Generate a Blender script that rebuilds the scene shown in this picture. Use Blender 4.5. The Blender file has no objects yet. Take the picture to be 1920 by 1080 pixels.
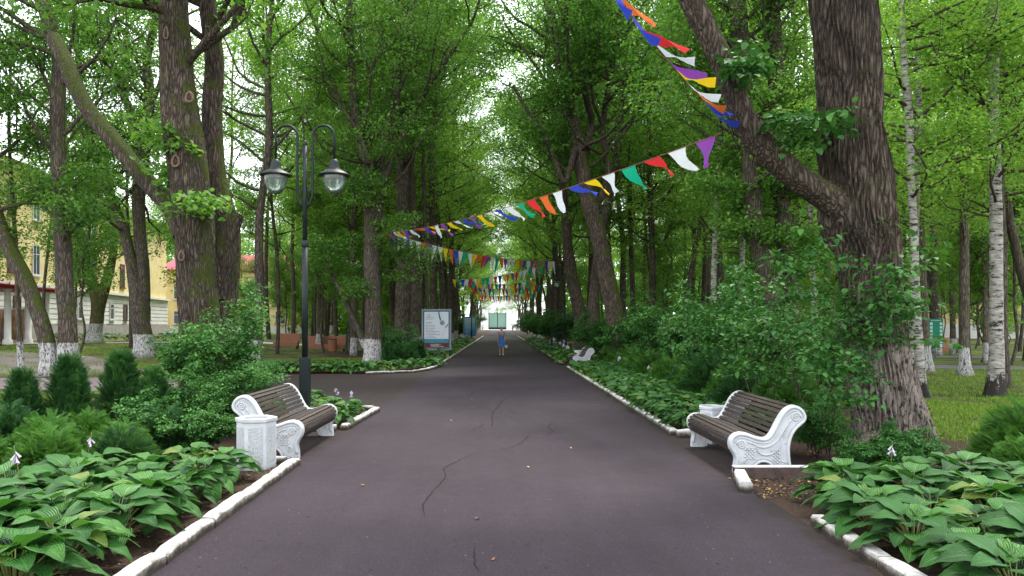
import bpy, bmesh, math, random
import numpy as np
from mathutils import Vector, Matrix

R = math.radians
SC = bpy.context.scene
COL = SC.collection
# ------------------------------------------------------------------ camera
F_, CX, CY, EYE = 1450.0, 937.0, 610.0, 1.70
cam = bpy.data.cameras.new('camera'); camo = bpy.data.objects.new('camera', cam); COL.objects.link(camo)
cam.sensor_width = 36.0; cam.lens = 36.0 * F_ / 1920.0
cam.shift_x = (960 - CX) / 1920.0; cam.shift_y = (CY - 540) / 1920.0
cam.clip_start = 0.1; cam.clip_end = 3000
camo.location = (0, 0, EYE); camo.rotation_euler = (R(90), 0, 0)
SC.camera = camo
# ------------------------------------------------------------------ sky + sun (bright overcast)
SUN_EL, SUN_AZ = R(58), R(200)
w = bpy.data.worlds.new('World'); SC.world = w; w.use_nodes = True
nt = w.node_tree; nt.nodes.clear()
wo = nt.nodes.new('ShaderNodeOutputWorld'); bg = nt.nodes.new('ShaderNodeBackground')
sky = nt.nodes.new('ShaderNodeTexSky'); sky.sky_type = 'NISHITA'; sky.sun_disc = False
sky.sun_elevation = SUN_EL; sky.sun_rotation = SUN_AZ; sky.air_density = 1.2; sky.dust_density = 3.0
tc = nt.nodes.new('ShaderNodeTexCoord'); nz = nt.nodes.new('ShaderNodeTexNoise'); nz.inputs['Scale'].default_value = 2.2
nz.inputs['Detail'].default_value = 6
rp = nt.nodes.new('ShaderNodeValToRGB'); rp.color_ramp.elements[0].position = 0.30; rp.color_ramp.elements[1].position = 0.5
rp.color_ramp.elements[0].color = (0.72, 0.72, 0.72, 1); rp.color_ramp.elements[1].color = (1, 1, 1, 1)
mx = nt.nodes.new('ShaderNodeMixRGB'); mx.inputs[2].default_value = (9.0, 9.4, 10.0, 1)
nt.links.new(tc.outputs['Generated'], nz.inputs['Vector']); nt.links.new(nz.outputs['Fac'], rp.inputs['Fac'])
nt.links.new(rp.outputs['Color'], mx.inputs[0]); nt.links.new(sky.outputs[0], mx.inputs[1])
nt.links.new(mx.outputs[0], bg.inputs['Color']); bg.inputs['Strength'].default_value = 0.148
nt.links.new(bg.outputs[0], wo.inputs['Surface'])
sl = bpy.data.lights.new('sun', 'SUN'); so = bpy.data.objects.new('sun', sl); COL.objects.link(so)
sl.energy = 2.3; sl.angle = R(11); sl.color = (1.0, 0.96, 0.88)
so.rotation_euler = (R(90) - SUN_EL, 0, R(180) - SUN_AZ + R(180))
SC.view_settings.view_transform = 'Standard'; SC.view_settings.look = 'None'
SC.view_settings.gamma = 1; SC.view_settings.use_curve_mapping = False
SC.view_settings.exposure = 1.24
try:
    SC.cycles.max_bounces = 8; SC.cycles.diffuse_bounces = 4; SC.cycles.glossy_bounces = 2
    SC.cycles.transmission_bounces = 5; SC.cycles.caustics_reflective = False; SC.cycles.caustics_refractive = False
except Exception: pass

# ------------------------------------------------------------------ helpers
def sstep(a, b, v):
    t = min(1.0, max(0.0, (v - a) / (b - a))); return t * t * (3 - 2 * t)
def ground(x, y):
    return 0.55 * sstep(28, 50, y) * sstep(-10, -20, x)
def P(px, py, Y): return Vector(((px - CX) * Y / F_, Y, EYE - (py - CY) * Y / F_))
def G(px, py):
    Y = F_ * EYE / (py - CY); return Vector(((px - CX) * Y / F_, Y, 0))
def tag(o, label=None, cat=None, group=None, kind=None):
    if label: o['label'] = label
    if cat: o['category'] = cat
    if group: o['group'] = group
    if kind: o['kind'] = kind
    return o
def empty(name, loc=(0, 0, 0), rz=0.0, label=None, cat=None, group=None):
    o = bpy.data.objects.new(name, None); COL.objects.link(o); o.location = loc; o.rotation_euler = (0, 0, rz)
    o.empty_display_size = 0.2
    return tag(o, label, cat, group)
def copy_tree(o, parent=None):
    c = o.copy(); COL.objects.link(c)
    if parent is not None:
        c.parent = parent; c.matrix_parent_inverse = o.matrix_parent_inverse
    for ch in KIDS.get(o.name, []):
        copy_tree(ch, c)
        # KIDS for copies is not needed: copies are always made from prototypes
    return c
KIDS = {}
def fast_mesh(name, V, Fq, smooth=True, rnd=None, uv=None):
    me = bpy.data.meshes.new(name)
    V = np.asarray(V, dtype=np.float32); Fq = np.asarray(Fq, dtype=np.int32); k = Fq.shape[1]
    me.vertices.add(len(V)); me.vertices.foreach_set('co', V.ravel())
    me.loops.add(Fq.size); me.loops.foreach_set('vertex_index', Fq.ravel())
    me.polygons.add(len(Fq)); me.polygons.foreach_set('loop_start', np.arange(len(Fq), dtype=np.int32) * k)
    if smooth: me.polygons.foreach_set('use_smooth', np.ones(len(Fq), dtype=bool))
    me.update(calc_edges=True)
    if rnd is not None:
        a = me.attributes.new('rnd', 'FLOAT', 'POINT'); a.data.foreach_set('value', np.asarray(rnd, dtype=np.float32))
    if uv is not None:
        l = me.uv_layers.new(name='UVMap'); l.data.foreach_set('uv', np.asarray(uv, dtype=np.float32)[Fq.ravel()].ravel())
    return me
def obj(name, me, m, parent=None):
    o = bpy.data.objects.new(name, me)
    if m is not None: me.materials.append(m)
    COL.objects.link(o)
    if parent is not None:
        o.parent = parent; KIDS.setdefault(parent.name, []).append(o)
    return o
class MB:
    def __init__(s): s.v = []; s.f = []
    def add(s, V, Fs):
        n = len(s.v); s.v += [tuple(map(float, q)) for q in V]; s.f += [tuple(int(i) + n for i in f) for f in Fs]; return s
    def box(s, c, d, rz=0.0, M=None, taper=1.0):
        x, y, z = d[0] / 2, d[1] / 2, d[2] / 2
        V = [(-x, -y, -z), (x, -y, -z), (x, y, -z), (-x, y, -z)] + [(a * taper, b * taper, z) for a, b in ((-x, -y), (x, -y), (x, y), (-x, y))]
        m = Matrix.Rotation(rz, 3, 'Z') if M is None else M
        V = [tuple(m @ Vector(q) + Vector(c)) for q in V]
        return s.add(V, [(0, 3, 2, 1), (4, 5, 6, 7), (0, 1, 5, 4), (1, 2, 6, 5), (2, 3, 7, 6), (3, 0, 4, 7)])
    def tube(s, pts, rad, segs=8, cap=True):
        V, Q = tube(pts, rad, segs); n = len(s.v); s.add(V, Q)
        if cap:
            s.f.append(tuple(n + i for i in reversed(range(segs)))); m = len(pts) - 1
            s.f.append(tuple(n + m * segs + i for i in range(segs)))
        return s
    def lathe(s, prof, segs=16, c=(0, 0, 0), flute=0, fa=0.0):
        V = []; Q = []
        for r, z in prof:
            for j in range(segs):
                a = 2 * math.pi * j / segs; rr = r * (1 + fa * (j % 2 if flute else 0))
                V.append((c[0] + rr * math.cos(a), c[1] + rr * math.sin(a), c[2] + z))
        for i in range(len(prof) - 1):
            for j in range(segs):
                Q.append((i * segs + j, i * segs + (j + 1) % segs, (i + 1) * segs + (j + 1) % segs, (i + 1) * segs + j))
        return s.add(V, Q)
    def prism(s, poly, y0, y1, inv=False):
        """poly in (x,z), extruded y0..y1"""
        n = len(poly); V = [(x, y0, z) for x, z in poly] + [(x, y1, z) for x, z in poly]
        Fs = [tuple(range(n)), tuple(reversed(range(n, 2 * n)))] + [(i + n, (i + 1) % n + n, (i + 1) % n, i) for i in range(n)]
        return s.add(V, Fs)
    def build(s, name, m, parent=None, smooth=False, bevel=0.0, auto=None):
        me = bpy.data.meshes.new(name); me.from_pydata(s.v, [], s.f); me.update()
        bm = bmesh.new(); bm.from_mesh(me)
        bmesh.ops.recalc_face_normals(bm, faces=bm.faces)
        bm.to_mesh(me); bm.free()
        if smooth: me.polygons.foreach_set('use_smooth', np.ones(len(me.polygons), dtype=bool))
        o = obj(name, me, m, parent)
        if bevel > 0:
            b = o.modifiers.new('bevel', 'BEVEL'); b.width = bevel; b.segments = 2; b.limit_method = 'ANGLE'; b.angle_limit = R(40)
        return o
def frames(pts):
    pts = np.asarray(pts, float); n = len(pts)
    t = np.gradient(pts, axis=0); t /= np.linalg.norm(t, axis=1)[:, None] + 1e-9
    a = np.array([1.0, 0, 0]) if abs(t[0][0]) < 0.8 else np.array([0, 1.0, 0])
    u = a - t[0] * a.dot(t[0]); u /= np.linalg.norm(u); U = [u]
    for i in range(1, n):
        u = U[-1] - t[i] * U[-1].dot(t[i]); u /= np.linalg.norm(u) + 1e-9; U.append(u)
    U = np.array(U); W = np.cross(t, U); return pts, t, U, W
def tube(pts, rad, segs=8, disp=None):
    pts, t, U, W = frames(pts); n = len(pts)
    rad = np.full(n, rad) if np.isscalar(rad) else np.asarray(rad, float)
    th = np.linspace(0, 2 * np.pi, segs, endpoint=False)
    rr = rad[:, None] * np.ones(segs)[None]
    if disp is not None: rr = rr * disp(th, pts, rad)
    V = pts[:, None] + rr[..., None] * (np.cos(th)[None, :, None] * U[:, None] + np.sin(th)[None, :, None] * W[:, None])
    i = np.arange(n - 1)[:, None] * segs; j = np.arange(segs)[None]; j2 = (j + 1) % segs
    Q = np.stack([i + j, i + j2, i + segs + j2, i + segs + j], -1).reshape(-1, 4)
    return V.reshape(-1, 3), Q
def crom(pts, step):
    """Catmull-Rom through rows (any width), resampled about every step metres"""
    p = np.asarray(pts, float); p = np.vstack([2 * p[0] - p[1], p, 2 * p[-1] - p[-2]]); out = []
    for i in range(1, len(p) - 2):
        L = np.linalg.norm(p[i + 1, :3] - p[i, :3]); n = max(2, int(L / step))
        for k in range(n):
            t = k / n; a, b, c, d = p[i - 1], p[i], p[i + 1], p[i + 2]
            out.append(0.5 * ((2 * b) + (-a + c) * t + (2 * a - 5 * b + 4 * c - d) * t * t + (-a + 3 * b - 3 * c + d) * t ** 3))
    out.append(p[-2]); return np.array(out)
def nrm(a): return a / (np.linalg.norm(a, axis=-1, keepdims=True) + 1e-9)
def place(tV, tF, C, D, N, S, tuv=None, rnd=None):
    C = np.asarray(C, float); K = len(C); m = len(tV)
    D = nrm(D); side = nrm(np.cross(D, N)); N = np.cross(side, D)
    S = np.asarray(S, float); S3 = S[:, None] * np.ones(3) if S.ndim == 1 else S
    V = C[:, None] + (tV[None, :, 0:1] * S3[:, None, 0:1]) * side[:, None] + (tV[None, :, 1:2] * S3[:, None, 1:2]) * D[:, None] + (tV[None, :, 2:3] * S3[:, None, 2:3]) * N[:, None]
    Fq = (tF[None] + (np.arange(K) * m)[:, None, None]).reshape(-1, tF.shape[1])
    r = None if rnd is None else np.repeat(rnd, m)
    uv = None if tuv is None else np.tile(tuv, (K, 1))
    return V.reshape(-1, 3), Fq, r, uv
LEAF_V = np.array([[0, 0, 0], [.34, .30, .07], [.26, .68, .05], [0, 1, -.10], [-.26, .68, .05], [-.34, .30, .07]])
LEAF_F = np.array([[0, 1, 2, 3], [0, 3, 4, 5]])
# ------------------------------------------------------------------ materials
def M(name, col=(.5, .5, .5), rough=0.7, spec=0.3, metal=0.0):
    m = bpy.data.materials.new(name); m.use_nodes = True; b = m.node_tree.nodes['Principled BSDF']
    b.inputs['Base Color'].default_value = (*col, 1); b.inputs['Roughness'].default_value = rough
    b.inputs['Specular IOR Level'].default_value = spec; b.inputs['Metallic'].default_value = metal
    return m
def N(m, typ, **kw):
    n = m.node_tree.nodes.new('ShaderNode' + typ)
    for k, v in kw.items():
        if k in n.inputs: n.inputs[k].default_value = v
        else: setattr(n, k, v)
    return n
def L(m, a, b): m.node_tree.links.new(a, b)
def ramp(m, fac, stops):
    r = N(m, 'ValToRGB'); e = r.color_ramp.elements
    while len(e) < len(stops): e.new(0.5)
    for q, (p, c) in zip(e, stops): q.position = p; q.color = (*c, 1) if len(c) == 3 else c
    L(m, fac, r.inputs['Fac']); return r.outputs['Color']
def coords(m, scale=(1, 1, 1), kind='Object'):
    t = N(m, 'TexCoord'); p = N(m, 'Mapping'); p.inputs['Scale'].default_value = scale
    L(m, t.outputs[kind], p.inputs['Vector']); return p.outputs['Vector']
def noise(m, vec, scale, detail=4, rough=.55):
    n = N(m, 'TexNoise', Scale=scale, Detail=detail, Roughness=rough); L(m, vec, n.inputs['Vector']); return n.outputs['Fac']
def mix(m, fac, a, b, blend='MIX'):
    n = N(m, 'MixRGB'); n.blend_type = blend
    for i, v in enumerate((fac, a, b)):
        if isinstance(v, (int, float)): n.inputs[i].default_value = v
        elif isinstance(v, tuple): n.inputs[i].default_value = (*v, 1)
        else: L(m, v, n.inputs[i])
    return n.outputs[0]
def math_(m, op, a, b=None, clamp=False):
    n = N(m, 'Math'); n.operation = op; n.use_clamp = clamp
    for i, v in enumerate((a, b)):
        if v is None: continue
        if isinstance(v, (int, float)): n.inputs[i].default_value = v
        else: L(m, v, n.inputs[i])
    return n.outputs[0]
def bump(m, h, strength=.5, dist=.02):
    b = N(m, 'Bump', Strength=strength, Distance=dist); L(m, h, b.inputs['Height'])
    L(m, b.outputs[0], m.node_tree.nodes['Principled BSDF'].inputs['Normal'])
def BS(m): return m.node_tree.nodes['Principled BSDF']
def mottled(name, c1, c2, scale, rough=.8, bs=.3, bd=.01, spec=.3, metal=0, detail=5, sc=(1, 1, 1)):
    m = M(name, c1, rough, spec, metal); v = coords(m, sc); n = noise(m, v, scale, detail)
    L(m, ramp(m, n, [(.35, c1), (.65, c2)]), BS(m).inputs['Base Color'])
    if bs: bump(m, n, bs, bd)
    return m
def leafmat(name, dark, mid, light, trans=.35, tcol=None, rough=.55, spec=.18, veins=False):
    m = M(name, mid, rough, spec); b = BS(m)
    a = N(m, 'Attribute', attribute_name='rnd'); oi = N(m, 'ObjectInfo')
    f = math_(m, 'ADD', math_(m, 'MULTIPLY', a.outputs['Fac'], .8), math_(m, 'MULTIPLY', oi.outputs['Random'], .2))
    col = ramp(m, f, [(.05, dark), (.5, mid), (.95, light)])
    L(m, col, b.inputs['Base Color'])
    if veins:
        col = ramp(m, f, [(.05, dark), (.5, mid), (.88, light), (.93, (.20, .27, .05))])
        uv = N(m, 'TexCoord'); sx = N(m, 'SeparateXYZ'); L(m, uv.outputs['UV'], sx.inputs[0])
        s1 = math_(m, 'SINE', math_(m, 'MULTIPLY', sx.outputs[0], 2 * math.pi * 11))
        mid_ = math_(m, 'MULTIPLY', math_(m, 'ABSOLUTE', math_(m, 'SUBTRACT', sx.outputs[0], .5)), 14, True)
        bump(m, math_(m, 'MULTIPLY', math_(m, 'ADD', s1, 1), mid_), .8, .006)
        vein = ramp(m, s1, [(.0, (.80, .80, .80)), (.45, (1, 1, 1))])
        col2 = mix(m, 1.0, col, vein, 'MULTIPLY'); L(m, col2, b.inputs['Base Color'])
    t = N(m, 'BsdfTranslucent'); tcl = mix(m, 1.0, col, tcol or (1.25, 1.22, .68), 'MULTIPLY'); L(m, tcl, t.inputs['Color'])
    ms = N(m, 'MixShader'); ms.inputs[0].default_value = trans
    L(m, b.outputs[0], ms.inputs[1]); L(m, t.outputs[0], ms.inputs[2])
    L(m, ms.outputs[0], m.node_tree.nodes['Material Output'].inputs['Surface']); return m
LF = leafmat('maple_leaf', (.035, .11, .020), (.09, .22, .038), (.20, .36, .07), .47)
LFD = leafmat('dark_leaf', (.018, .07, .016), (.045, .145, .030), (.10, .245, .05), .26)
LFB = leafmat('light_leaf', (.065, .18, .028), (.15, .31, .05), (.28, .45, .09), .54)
YEW = leafmat('yew_needles', (.014, .055, .016), (.03, .095, .026), (.065, .17, .04), .18)
YEWD = leafmat('thuja_scales', (.012, .05, .014), (.032, .105, .026), (.085, .21, .045), .2)
YEWL = leafmat('light_conifer_needles', (.035, .11, .02), (.07, .19, .032), (.12, .28, .05), .25)
HOS = leafmat('hosta_leaf', (.026, .10, .018), (.052, .18, .032), (.10, .265, .05), .22, rough=.45, spec=.35, veins=True)
GRS = leafmat('grass_blade', (.055, .125, .02), (.13, .24, .03), (.25, .34, .06), .35)
FLW = M('lilac_petal', (.46, .38, .50), .7)
STK = M('flower_stalk_green', (.14, .16, .05), .6)
def bark(name, dark, light, scale=14, bs=1.0, bd=.05, wash=0, moss=.0, stretch=.16, wcol=(.44, .43, .42)):
    m = M(name, light, .92, .15); v = coords(m, (1, 1, stretch)); b = BS(m)
    dn = noise(m, v, scale * .5, 2)
    vv = N(m, 'MixRGB'); vv.blend_type = 'ADD'; vv.inputs[0].default_value = .18; L(m, v, vv.inputs[1])
    nzc = N(m, 'TexNoise', Scale=scale * .45, Detail=3); L(m, v, nzc.inputs['Vector']); L(m, nzc.outputs['Color'], vv.inputs[2])
    vo = N(m, 'TexVoronoi', Scale=scale); vo.feature = 'DISTANCE_TO_EDGE'; L(m, vv.outputs[0], vo.inputs['Vector'])
    fine = noise(m, coords(m, (1, 1, .5)), scale * 4, 5, .7)
    h = math_(m, 'ADD', math_(m, 'MULTIPLY', vo.outputs['Distance'], 1.6, True), math_(m, 'MULTIPLY', fine, .55))
    col = ramp(m, h, [(.22, dark), (.85, light)])
    big = noise(m, coords(m), 1.7, 3); col = mix(m, 1.0, col, ramp(m, big, [(.3, (.72, .72, .74)), (.7, (1.15, 1.1, 1.02))]), 'MULTIPLY')
    if moss > 0:
        g = N(m, 'NewGeometry'); sx = N(m, 'SeparateXYZ'); L(m, g.outputs['Normal'], sx.inputs[0])
        mn = noise(m, coords(m), 2.6, 6, .65)
        q = math_(m, 'ADD', math_(m, 'ADD', mn, math_(m, 'MULTIPLY', sx.outputs[2], .38)), math_(m, 'MULTIPLY', sx.outputs[0], .10))
        mk = ramp(m, q, [(.66 - moss * .3, (0, 0, 0)), (.80 - moss * .3, (1, 1, 1))])
        mc = ramp(m, fine, [(.35, (.028, .04, .010)), (.7, (.10, .12, .022))])
        col = mix(m, mk, col, mc)
    if wash > 0:
        t = N(m, 'TexCoord'); sz = N(m, 'SeparateXYZ'); L(m, t.outputs['Object'], sz.inputs[0])
        e = math_(m, 'ADD', sz.outputs[2], math_(m, 'MULTIPLY', noise(m, coords(m), 6, 3), .12))
        k = ramp(m, math_(m, 'MULTIPLY', e, 1.0 / (wash * 2)), [(.5, (1, 1, 1)), (.515, (0, 0, 0))])
        chip = ramp(m, math_(m, 'ADD', math_(m, 'MULTIPLY', h, .45), math_(m, 'MULTIPLY', noise(m, coords(m), 9, 5, .7), .6)), [(.40, (0, 0, 0)), (.53, (1, 1, 1))])
        low = ramp(m, e, [(.05, (.25, .25, .25)), (.30, (1, 1, 1))])
        k = mix(m, 1.0, mix(m, 1.0, k, chip, 'MULTIPLY'), low, 'MULTIPLY')
        col = mix(m, k, col, wcol)
    L(m, col, b.inputs['Base Color']); bump(m, h, bs, bd); return m
BK_OAK = bark('oak_bark', (.022, .016, .012), (.185, .148, .122), 17, 1.0, .06, moss=.12, wash=1.45, wcol=(.30, .25, .215))
BK_BIG = bark('furrowed_bark', (.018, .013, .010), (.185, .148, .120), 20, 1.0, .06, moss=.40)
BK_MOSS = bark('mossy_bark', (.028, .024, .016), (.15, .13, .10), 14, .9, .04, moss=.62)
BK_WASH = bark('whitewashed_bark', (.024, .019, .015), (.165, .138, .115), 17, .9, .03, wash=1.15, moss=.25)
BK_DARK = bark('dark_bark', (.024, .02, .016), (.15, .124, .10), 18, .8, .03, moss=.2)
BK_LOW = bark('low_whitewashed_bark', (.04, .032, .025), (.20, .17, .14), 18, .8, .03, wash=1.0, moss=.0)
def birch():
    m = M('birch_bark', (.5, .48, .44), .75, .25); b = BS(m)
    v = coords(m, (1, 1, 4.2)); n = noise(m, v, 4.6, 6, .68); n2 = noise(m, coords(m, (1, 1, 2.4)), 9, 4)
    t = N(m, 'TexCoord'); sz = N(m, 'SeparateXYZ'); L(m, t.outputs['Object'], sz.inputs[0])
    n3 = noise(m, coords(m, (1, 1, .3)), 10, 4, .7)
    low = math_(m, 'SUBTRACT', math_(m, 'MULTIPLY', n3, 1.3), math_(m, 'MULTIPLY', sz.outputs[2], .75))
    col = ramp(m, n, [(.40, (.02, .018, .016)), (.46, (.24, .225, .20)), (.62, (.40, .385, .35))])
    col = mix(m, 1.0, col, ramp(m, n2, [(.3, (.65, .62, .58)), (.6, (1, 1, 1))]), 'MULTIPLY')
    col = mix(m, ramp(m, low, [(.30, (0, 0, 0)), (.36, (1, 1, 1))]), col, (.02, .017, .014))
    at = N(m, 'Attribute', attribute_name='rnd'); col = mix(m, ramp(m, at.outputs['Fac'], [(.055, (1, 1, 1)), (.075, (0, 0, 0))]), col, (.05, .035, .028))
    L(m, col, b.inputs['Base Color']); bump(m, math_(m, 'SUBTRACT', n, low), .4, .01); return m
BIRCH = birch()
def asphalt():
    m = M('asphalt', (.06, .05, .055), .85, .2); v = coords(m); b = BS(m)
    big = noise(m, v, .35, 5, .6); fine = noise(m, v, 75, 4, .8); med = noise(m, v, 5, 6, .7)
    streak = noise(m, coords(m, (3, .35, 1)), 1.2, 4)
    col = ramp(m, big, [(.3, (.0235, .0165, .0215)), (.7, (.037, .0265, .034))])
    col = mix(m, .8, col, ramp(m, med, [(.3, (.82, .82, .82)), (.7, (1.12, 1.12, 1.12))]), 'MULTIPLY')
    col = mix(m, .7, col, ramp(m, streak, [(.3, (.85, .85, .85)), (.7, (1.1, 1.1, 1.1))]), 'MULTIPLY')
    col = mix(m, .8, col, ramp(m, fine, [(.34, (.45, .43, .45)), (.50, (1, 1, 1)), (.62, (1.25, 1.25, 1.25)), (.70, (3.2, 2.9, 2.7))]), 'MULTIPLY')
    for sc_, r0, r1, th_, cc in ((34, .08, .14, .86, (.13, .118, .112)), (16, .07, .12, .93, (.17, .155, .145)), (9, .10, .17, .84, (.008, .007, .007)), (3, .05, .10, .8, (.012, .010, .010))):
        vo = N(m, 'TexVoronoi', Scale=sc_); L(m, v, vo.inputs['Vector']); sr = N(m, 'SeparateXYZ'); L(m, vo.outputs['Color'], sr.inputs[0])
        a = ramp(m, vo.outputs['Distance'], [(r0, (1, 1, 1)), (r1, (0, 0, 0))]); k = ramp(m, sr.outputs[0], [(th_, (0, 0, 0)), (th_ + .01, (1, 1, 1))])
        col = mix(m, mix(m, 1.0, a, k, 'MULTIPLY'), col, cc)
    sp = N(m, 'SeparateXYZ'); L(m, v, sp.inputs[0]); ax = math_(m, 'ABSOLUTE', sp.outputs[0])
    ed = math_(m, 'ADD', math_(m, 'MULTIPLY', math_(m, 'SUBTRACT', ax, 2.1), .8), math_(m, 'MULTIPLY', med, .55))
    col = mix(m, ramp(m, ed, [(.47, (0, 0, 0)), (.66, (.8, .8, .8))]), col, (.022, .015, .012))
    L(m, col, b.inputs['Base Color'])
    L(m, ramp(m, med, [(.3, (.78,) * 3), (.7, (.95,) * 3)]), b.inputs['Roughness'])
    bump(m, math_(m, 'ADD', fine, math_(m, 'MULTIPLY', med, .5)), .6, .006); return m
ASPH = asphalt()
def groundmat():
    m = M('ground_soil_and_grass', (.1, .1, .05), .95, .1); v = coords(m); b = BS(m)
    n = noise(m, v, .35, 6, .65); f = noise(m, v, 38, 4, .7); n2 = noise(m, v, 2.2, 5, .7)
    soil = ramp(m, f, [(.3, (.026, .017, .013)), (.5, (.055, .036, .027)), (.66, (.085, .058, .04)), (.74, (.17, .11, .055))])
    grass = ramp(m, f, [(.3, (.05, .075, .018)), (.6, (.13, .19, .035)), (.75, (.22, .26, .07))])
    t = N(m, 'TexCoord'); sx = N(m, 'SeparateXYZ'); L(m, t.outputs['Object'], sx.inputs[0])
    ax = math_(m, 'ABSOLUTE', sx.outputs[0])
    q = math_(m, 'ADD', math_(m, 'MULTIPLY', math_(m, 'SUBTRACT', ax, 6.0), .25, True), math_(m, 'SUBTRACT', math_(m, 'ADD', math_(m, 'MULTIPLY', n, .5), math_(m, 'MULTIPLY', n2, .5)), 1.0))
    k = ramp(m, q, [(.44, (0, 0, 0)), (.56, (1, 1, 1))])
    L(m, mix(m, k, soil, grass), b.inputs['Base Color']); bump(m, f, .8, .03); return m
GRD = groundmat()
def pavers():
    m = M('paver_bricks', (.2, .17, .16), .85, .2); v = coords(m)
    bt = N(m, 'TexBrick', Scale=4.0); bt.inputs['Color1'].default_value = (.22, .175, .165, 1); bt.inputs['Color2'].default_value = (.17, .14, .135, 1)
    bt.inputs['Mortar'].default_value = (.08, .065, .06, 1); bt.inputs['Mortar Size'].default_value = .02; L(m, v, bt.inputs['Vector'])
    n = noise(m, v, 1.5, 5); L(m, mix(m, .8, bt.outputs['Color'], ramp(m, n, [(.3, (.8, .8, .8)), (.7, (1.15, 1.15, 1.15))]), 'MULTIPLY'), BS(m).inputs['Base Color'])
    bump(m, bt.outputs['Fac'], -.3, .005); return m
PAV = pavers()
def whitewash():
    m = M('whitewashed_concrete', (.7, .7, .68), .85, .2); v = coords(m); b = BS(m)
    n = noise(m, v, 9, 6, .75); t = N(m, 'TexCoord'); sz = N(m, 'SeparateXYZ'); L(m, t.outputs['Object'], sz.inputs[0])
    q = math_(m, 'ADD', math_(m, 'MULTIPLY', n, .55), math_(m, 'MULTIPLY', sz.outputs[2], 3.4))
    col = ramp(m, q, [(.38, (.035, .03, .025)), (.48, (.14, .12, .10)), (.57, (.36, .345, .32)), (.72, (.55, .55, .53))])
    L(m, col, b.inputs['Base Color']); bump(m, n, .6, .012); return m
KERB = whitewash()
DARKWASH = mottled('dark_kerb_side', (.05, .035, .03), (.09, .06, .05), 12)
WHITE = mottled('white_painted_concrete', (.40, .41, .42), (.50, .515, .53), 5, .62, .15, .003, .4)
def wear(m, col_chip, th):
    b = BS(m); src = b.inputs['Base Color'].links[0].from_socket; n = noise(m, coords(m), 14, 8, .75); t = N(m, 'TexCoord'); sz = N(m, 'SeparateXYZ'); L(m, t.outputs['Object'], sz.inputs[0])
    q = math_(m, 'SUBTRACT', n, math_(m, 'MULTIPLY', sz.outputs[2], .16)); L(m, mix(m, ramp(m, q, [(th, (0, 0, 0)), (th + .05, (.85, .85, .85))]), src, col_chip), b.inputs['Base Color'])
wear(WHITE, (.16, .14, .12), .57)
SLAT = mottled('dark_stained_slats', (.014, .009, .007), (.040, .028, .022), 16, .7, .3, .003, .4, sc=(6, .5, 6))
_oi = N(SLAT, 'ObjectInfo'); L(SLAT, mix(SLAT, 1.0, BS(SLAT).inputs['Base Color'].links[0].from_socket, ramp(SLAT, _oi.outputs['Random'], [(0, (.65, .65, .65)), (1, (1.5, 1.4, 1.3))]), 'MULTIPLY'), BS(SLAT).inputs['Base Color'])
BLACK = mottled('black_enamel', (.008, .012, .012), (.014, .02, .02), 8, .5, 0, 0, .25)
GREYM = mottled('grey_blue_metal', (.17, .22, .27), (.20, .25, .30), 6, .45, 0, 0, .5)
TERR = mottled('orange_brown_planks', (.22, .085, .045), (.30, .125, .07), 5, .6, .2, .004, sc=(1, 1, 14))
# ------------------------------------------------------------------ ground, paths
def grid_sheet(name, xs, ys, z, m):
    V = [(x, y, ground(x, y) + z) for y in ys for x in xs]; n = len(xs)
    Q = [(j * n + i, j * n + i + 1, (j + 1) * n + i + 1, (j + 1) * n + i) for j in range(len(ys) - 1) for i in range(n - 1)]
    return tag(obj(name, fast_mesh(name, V, Q), m), kind='structure')
xs = [-1500, -300, -100] + list(np.arange(-50, 51, 1.0)) + [100, 300, 1500]
ys = [-200, -50] + list(np.arange(-10, 71, 1.0)) + [90, 140, 400, 2500]
grid_sheet('ground', xs, ys, 0, GRD)
def sheet(name, polys, z, m):
    mb = MB()
    for p in polys: mb.add([(x, y, ground(x, y) + z) for x, y in p], [tuple(range(len(p)))])
    return tag(mb.build(name, m), kind='structure')
rails = [(-2.55, 2.60, -6), (-2.5, 2.55, 4), (-2.47, 2.62, 6.7), (-2.47, 2.62, 7.9), (-2.47, 2.62, 8.62)]
main = []
for (a, b, y), (a2, b2, y2) in zip(rails, rails[1:]): main.append([(a, y), (b, y), (b2, y2), (a2, y2)])
main += [[(-2.47, 8.62), (3.9, 8.62), (3.9, 9.5), (-2.47, 9.5)], [(-3.75, 9.5), (3.9, 9.5), (3.9, 11.55), (-3.75, 11.55)],
         [(-3.75, 11.55), (2.62, 11.55), (2.62, 12.35), (-3.75, 12.35)], [(-2.42, 12.35), (2.62, 12.35), (2.62, 15.4), (-2.42, 15.4)],
         [(-7.6, 19.3), (-2.42, 15.4), (2.62, 15.4), (2.62, 31), (-2.45, 31), (-4.3, 26.5), (-7.0, 26.3)],
         [(-2.45, 31), (2.62, 31), (2.62, 120), (-2.45, 120)], [(-2.45, 120), (2.62, 120), (3.2, 260), (-3.0, 260)]]
sheet('path', main, .004, ASPH)
sheet('plaza', [[(-14, 260), (14, 260), (14, 420), (-14, 420)]], .004, M('pale_paving', (.30, .28, .27), .9))
def gp(*q): return [tuple(G(a, b)[:2]) for a, b in q]
sheet('side_path', [[(-7.62, 19.3), (-7.02, 26.3), (-13.5, 25.0), (-13.5, 20.6)], [(-13.5, 20.6), (-13.5, 25), (-40, 25.0), (-40, 20.6)]], .005, PAV)
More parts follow.
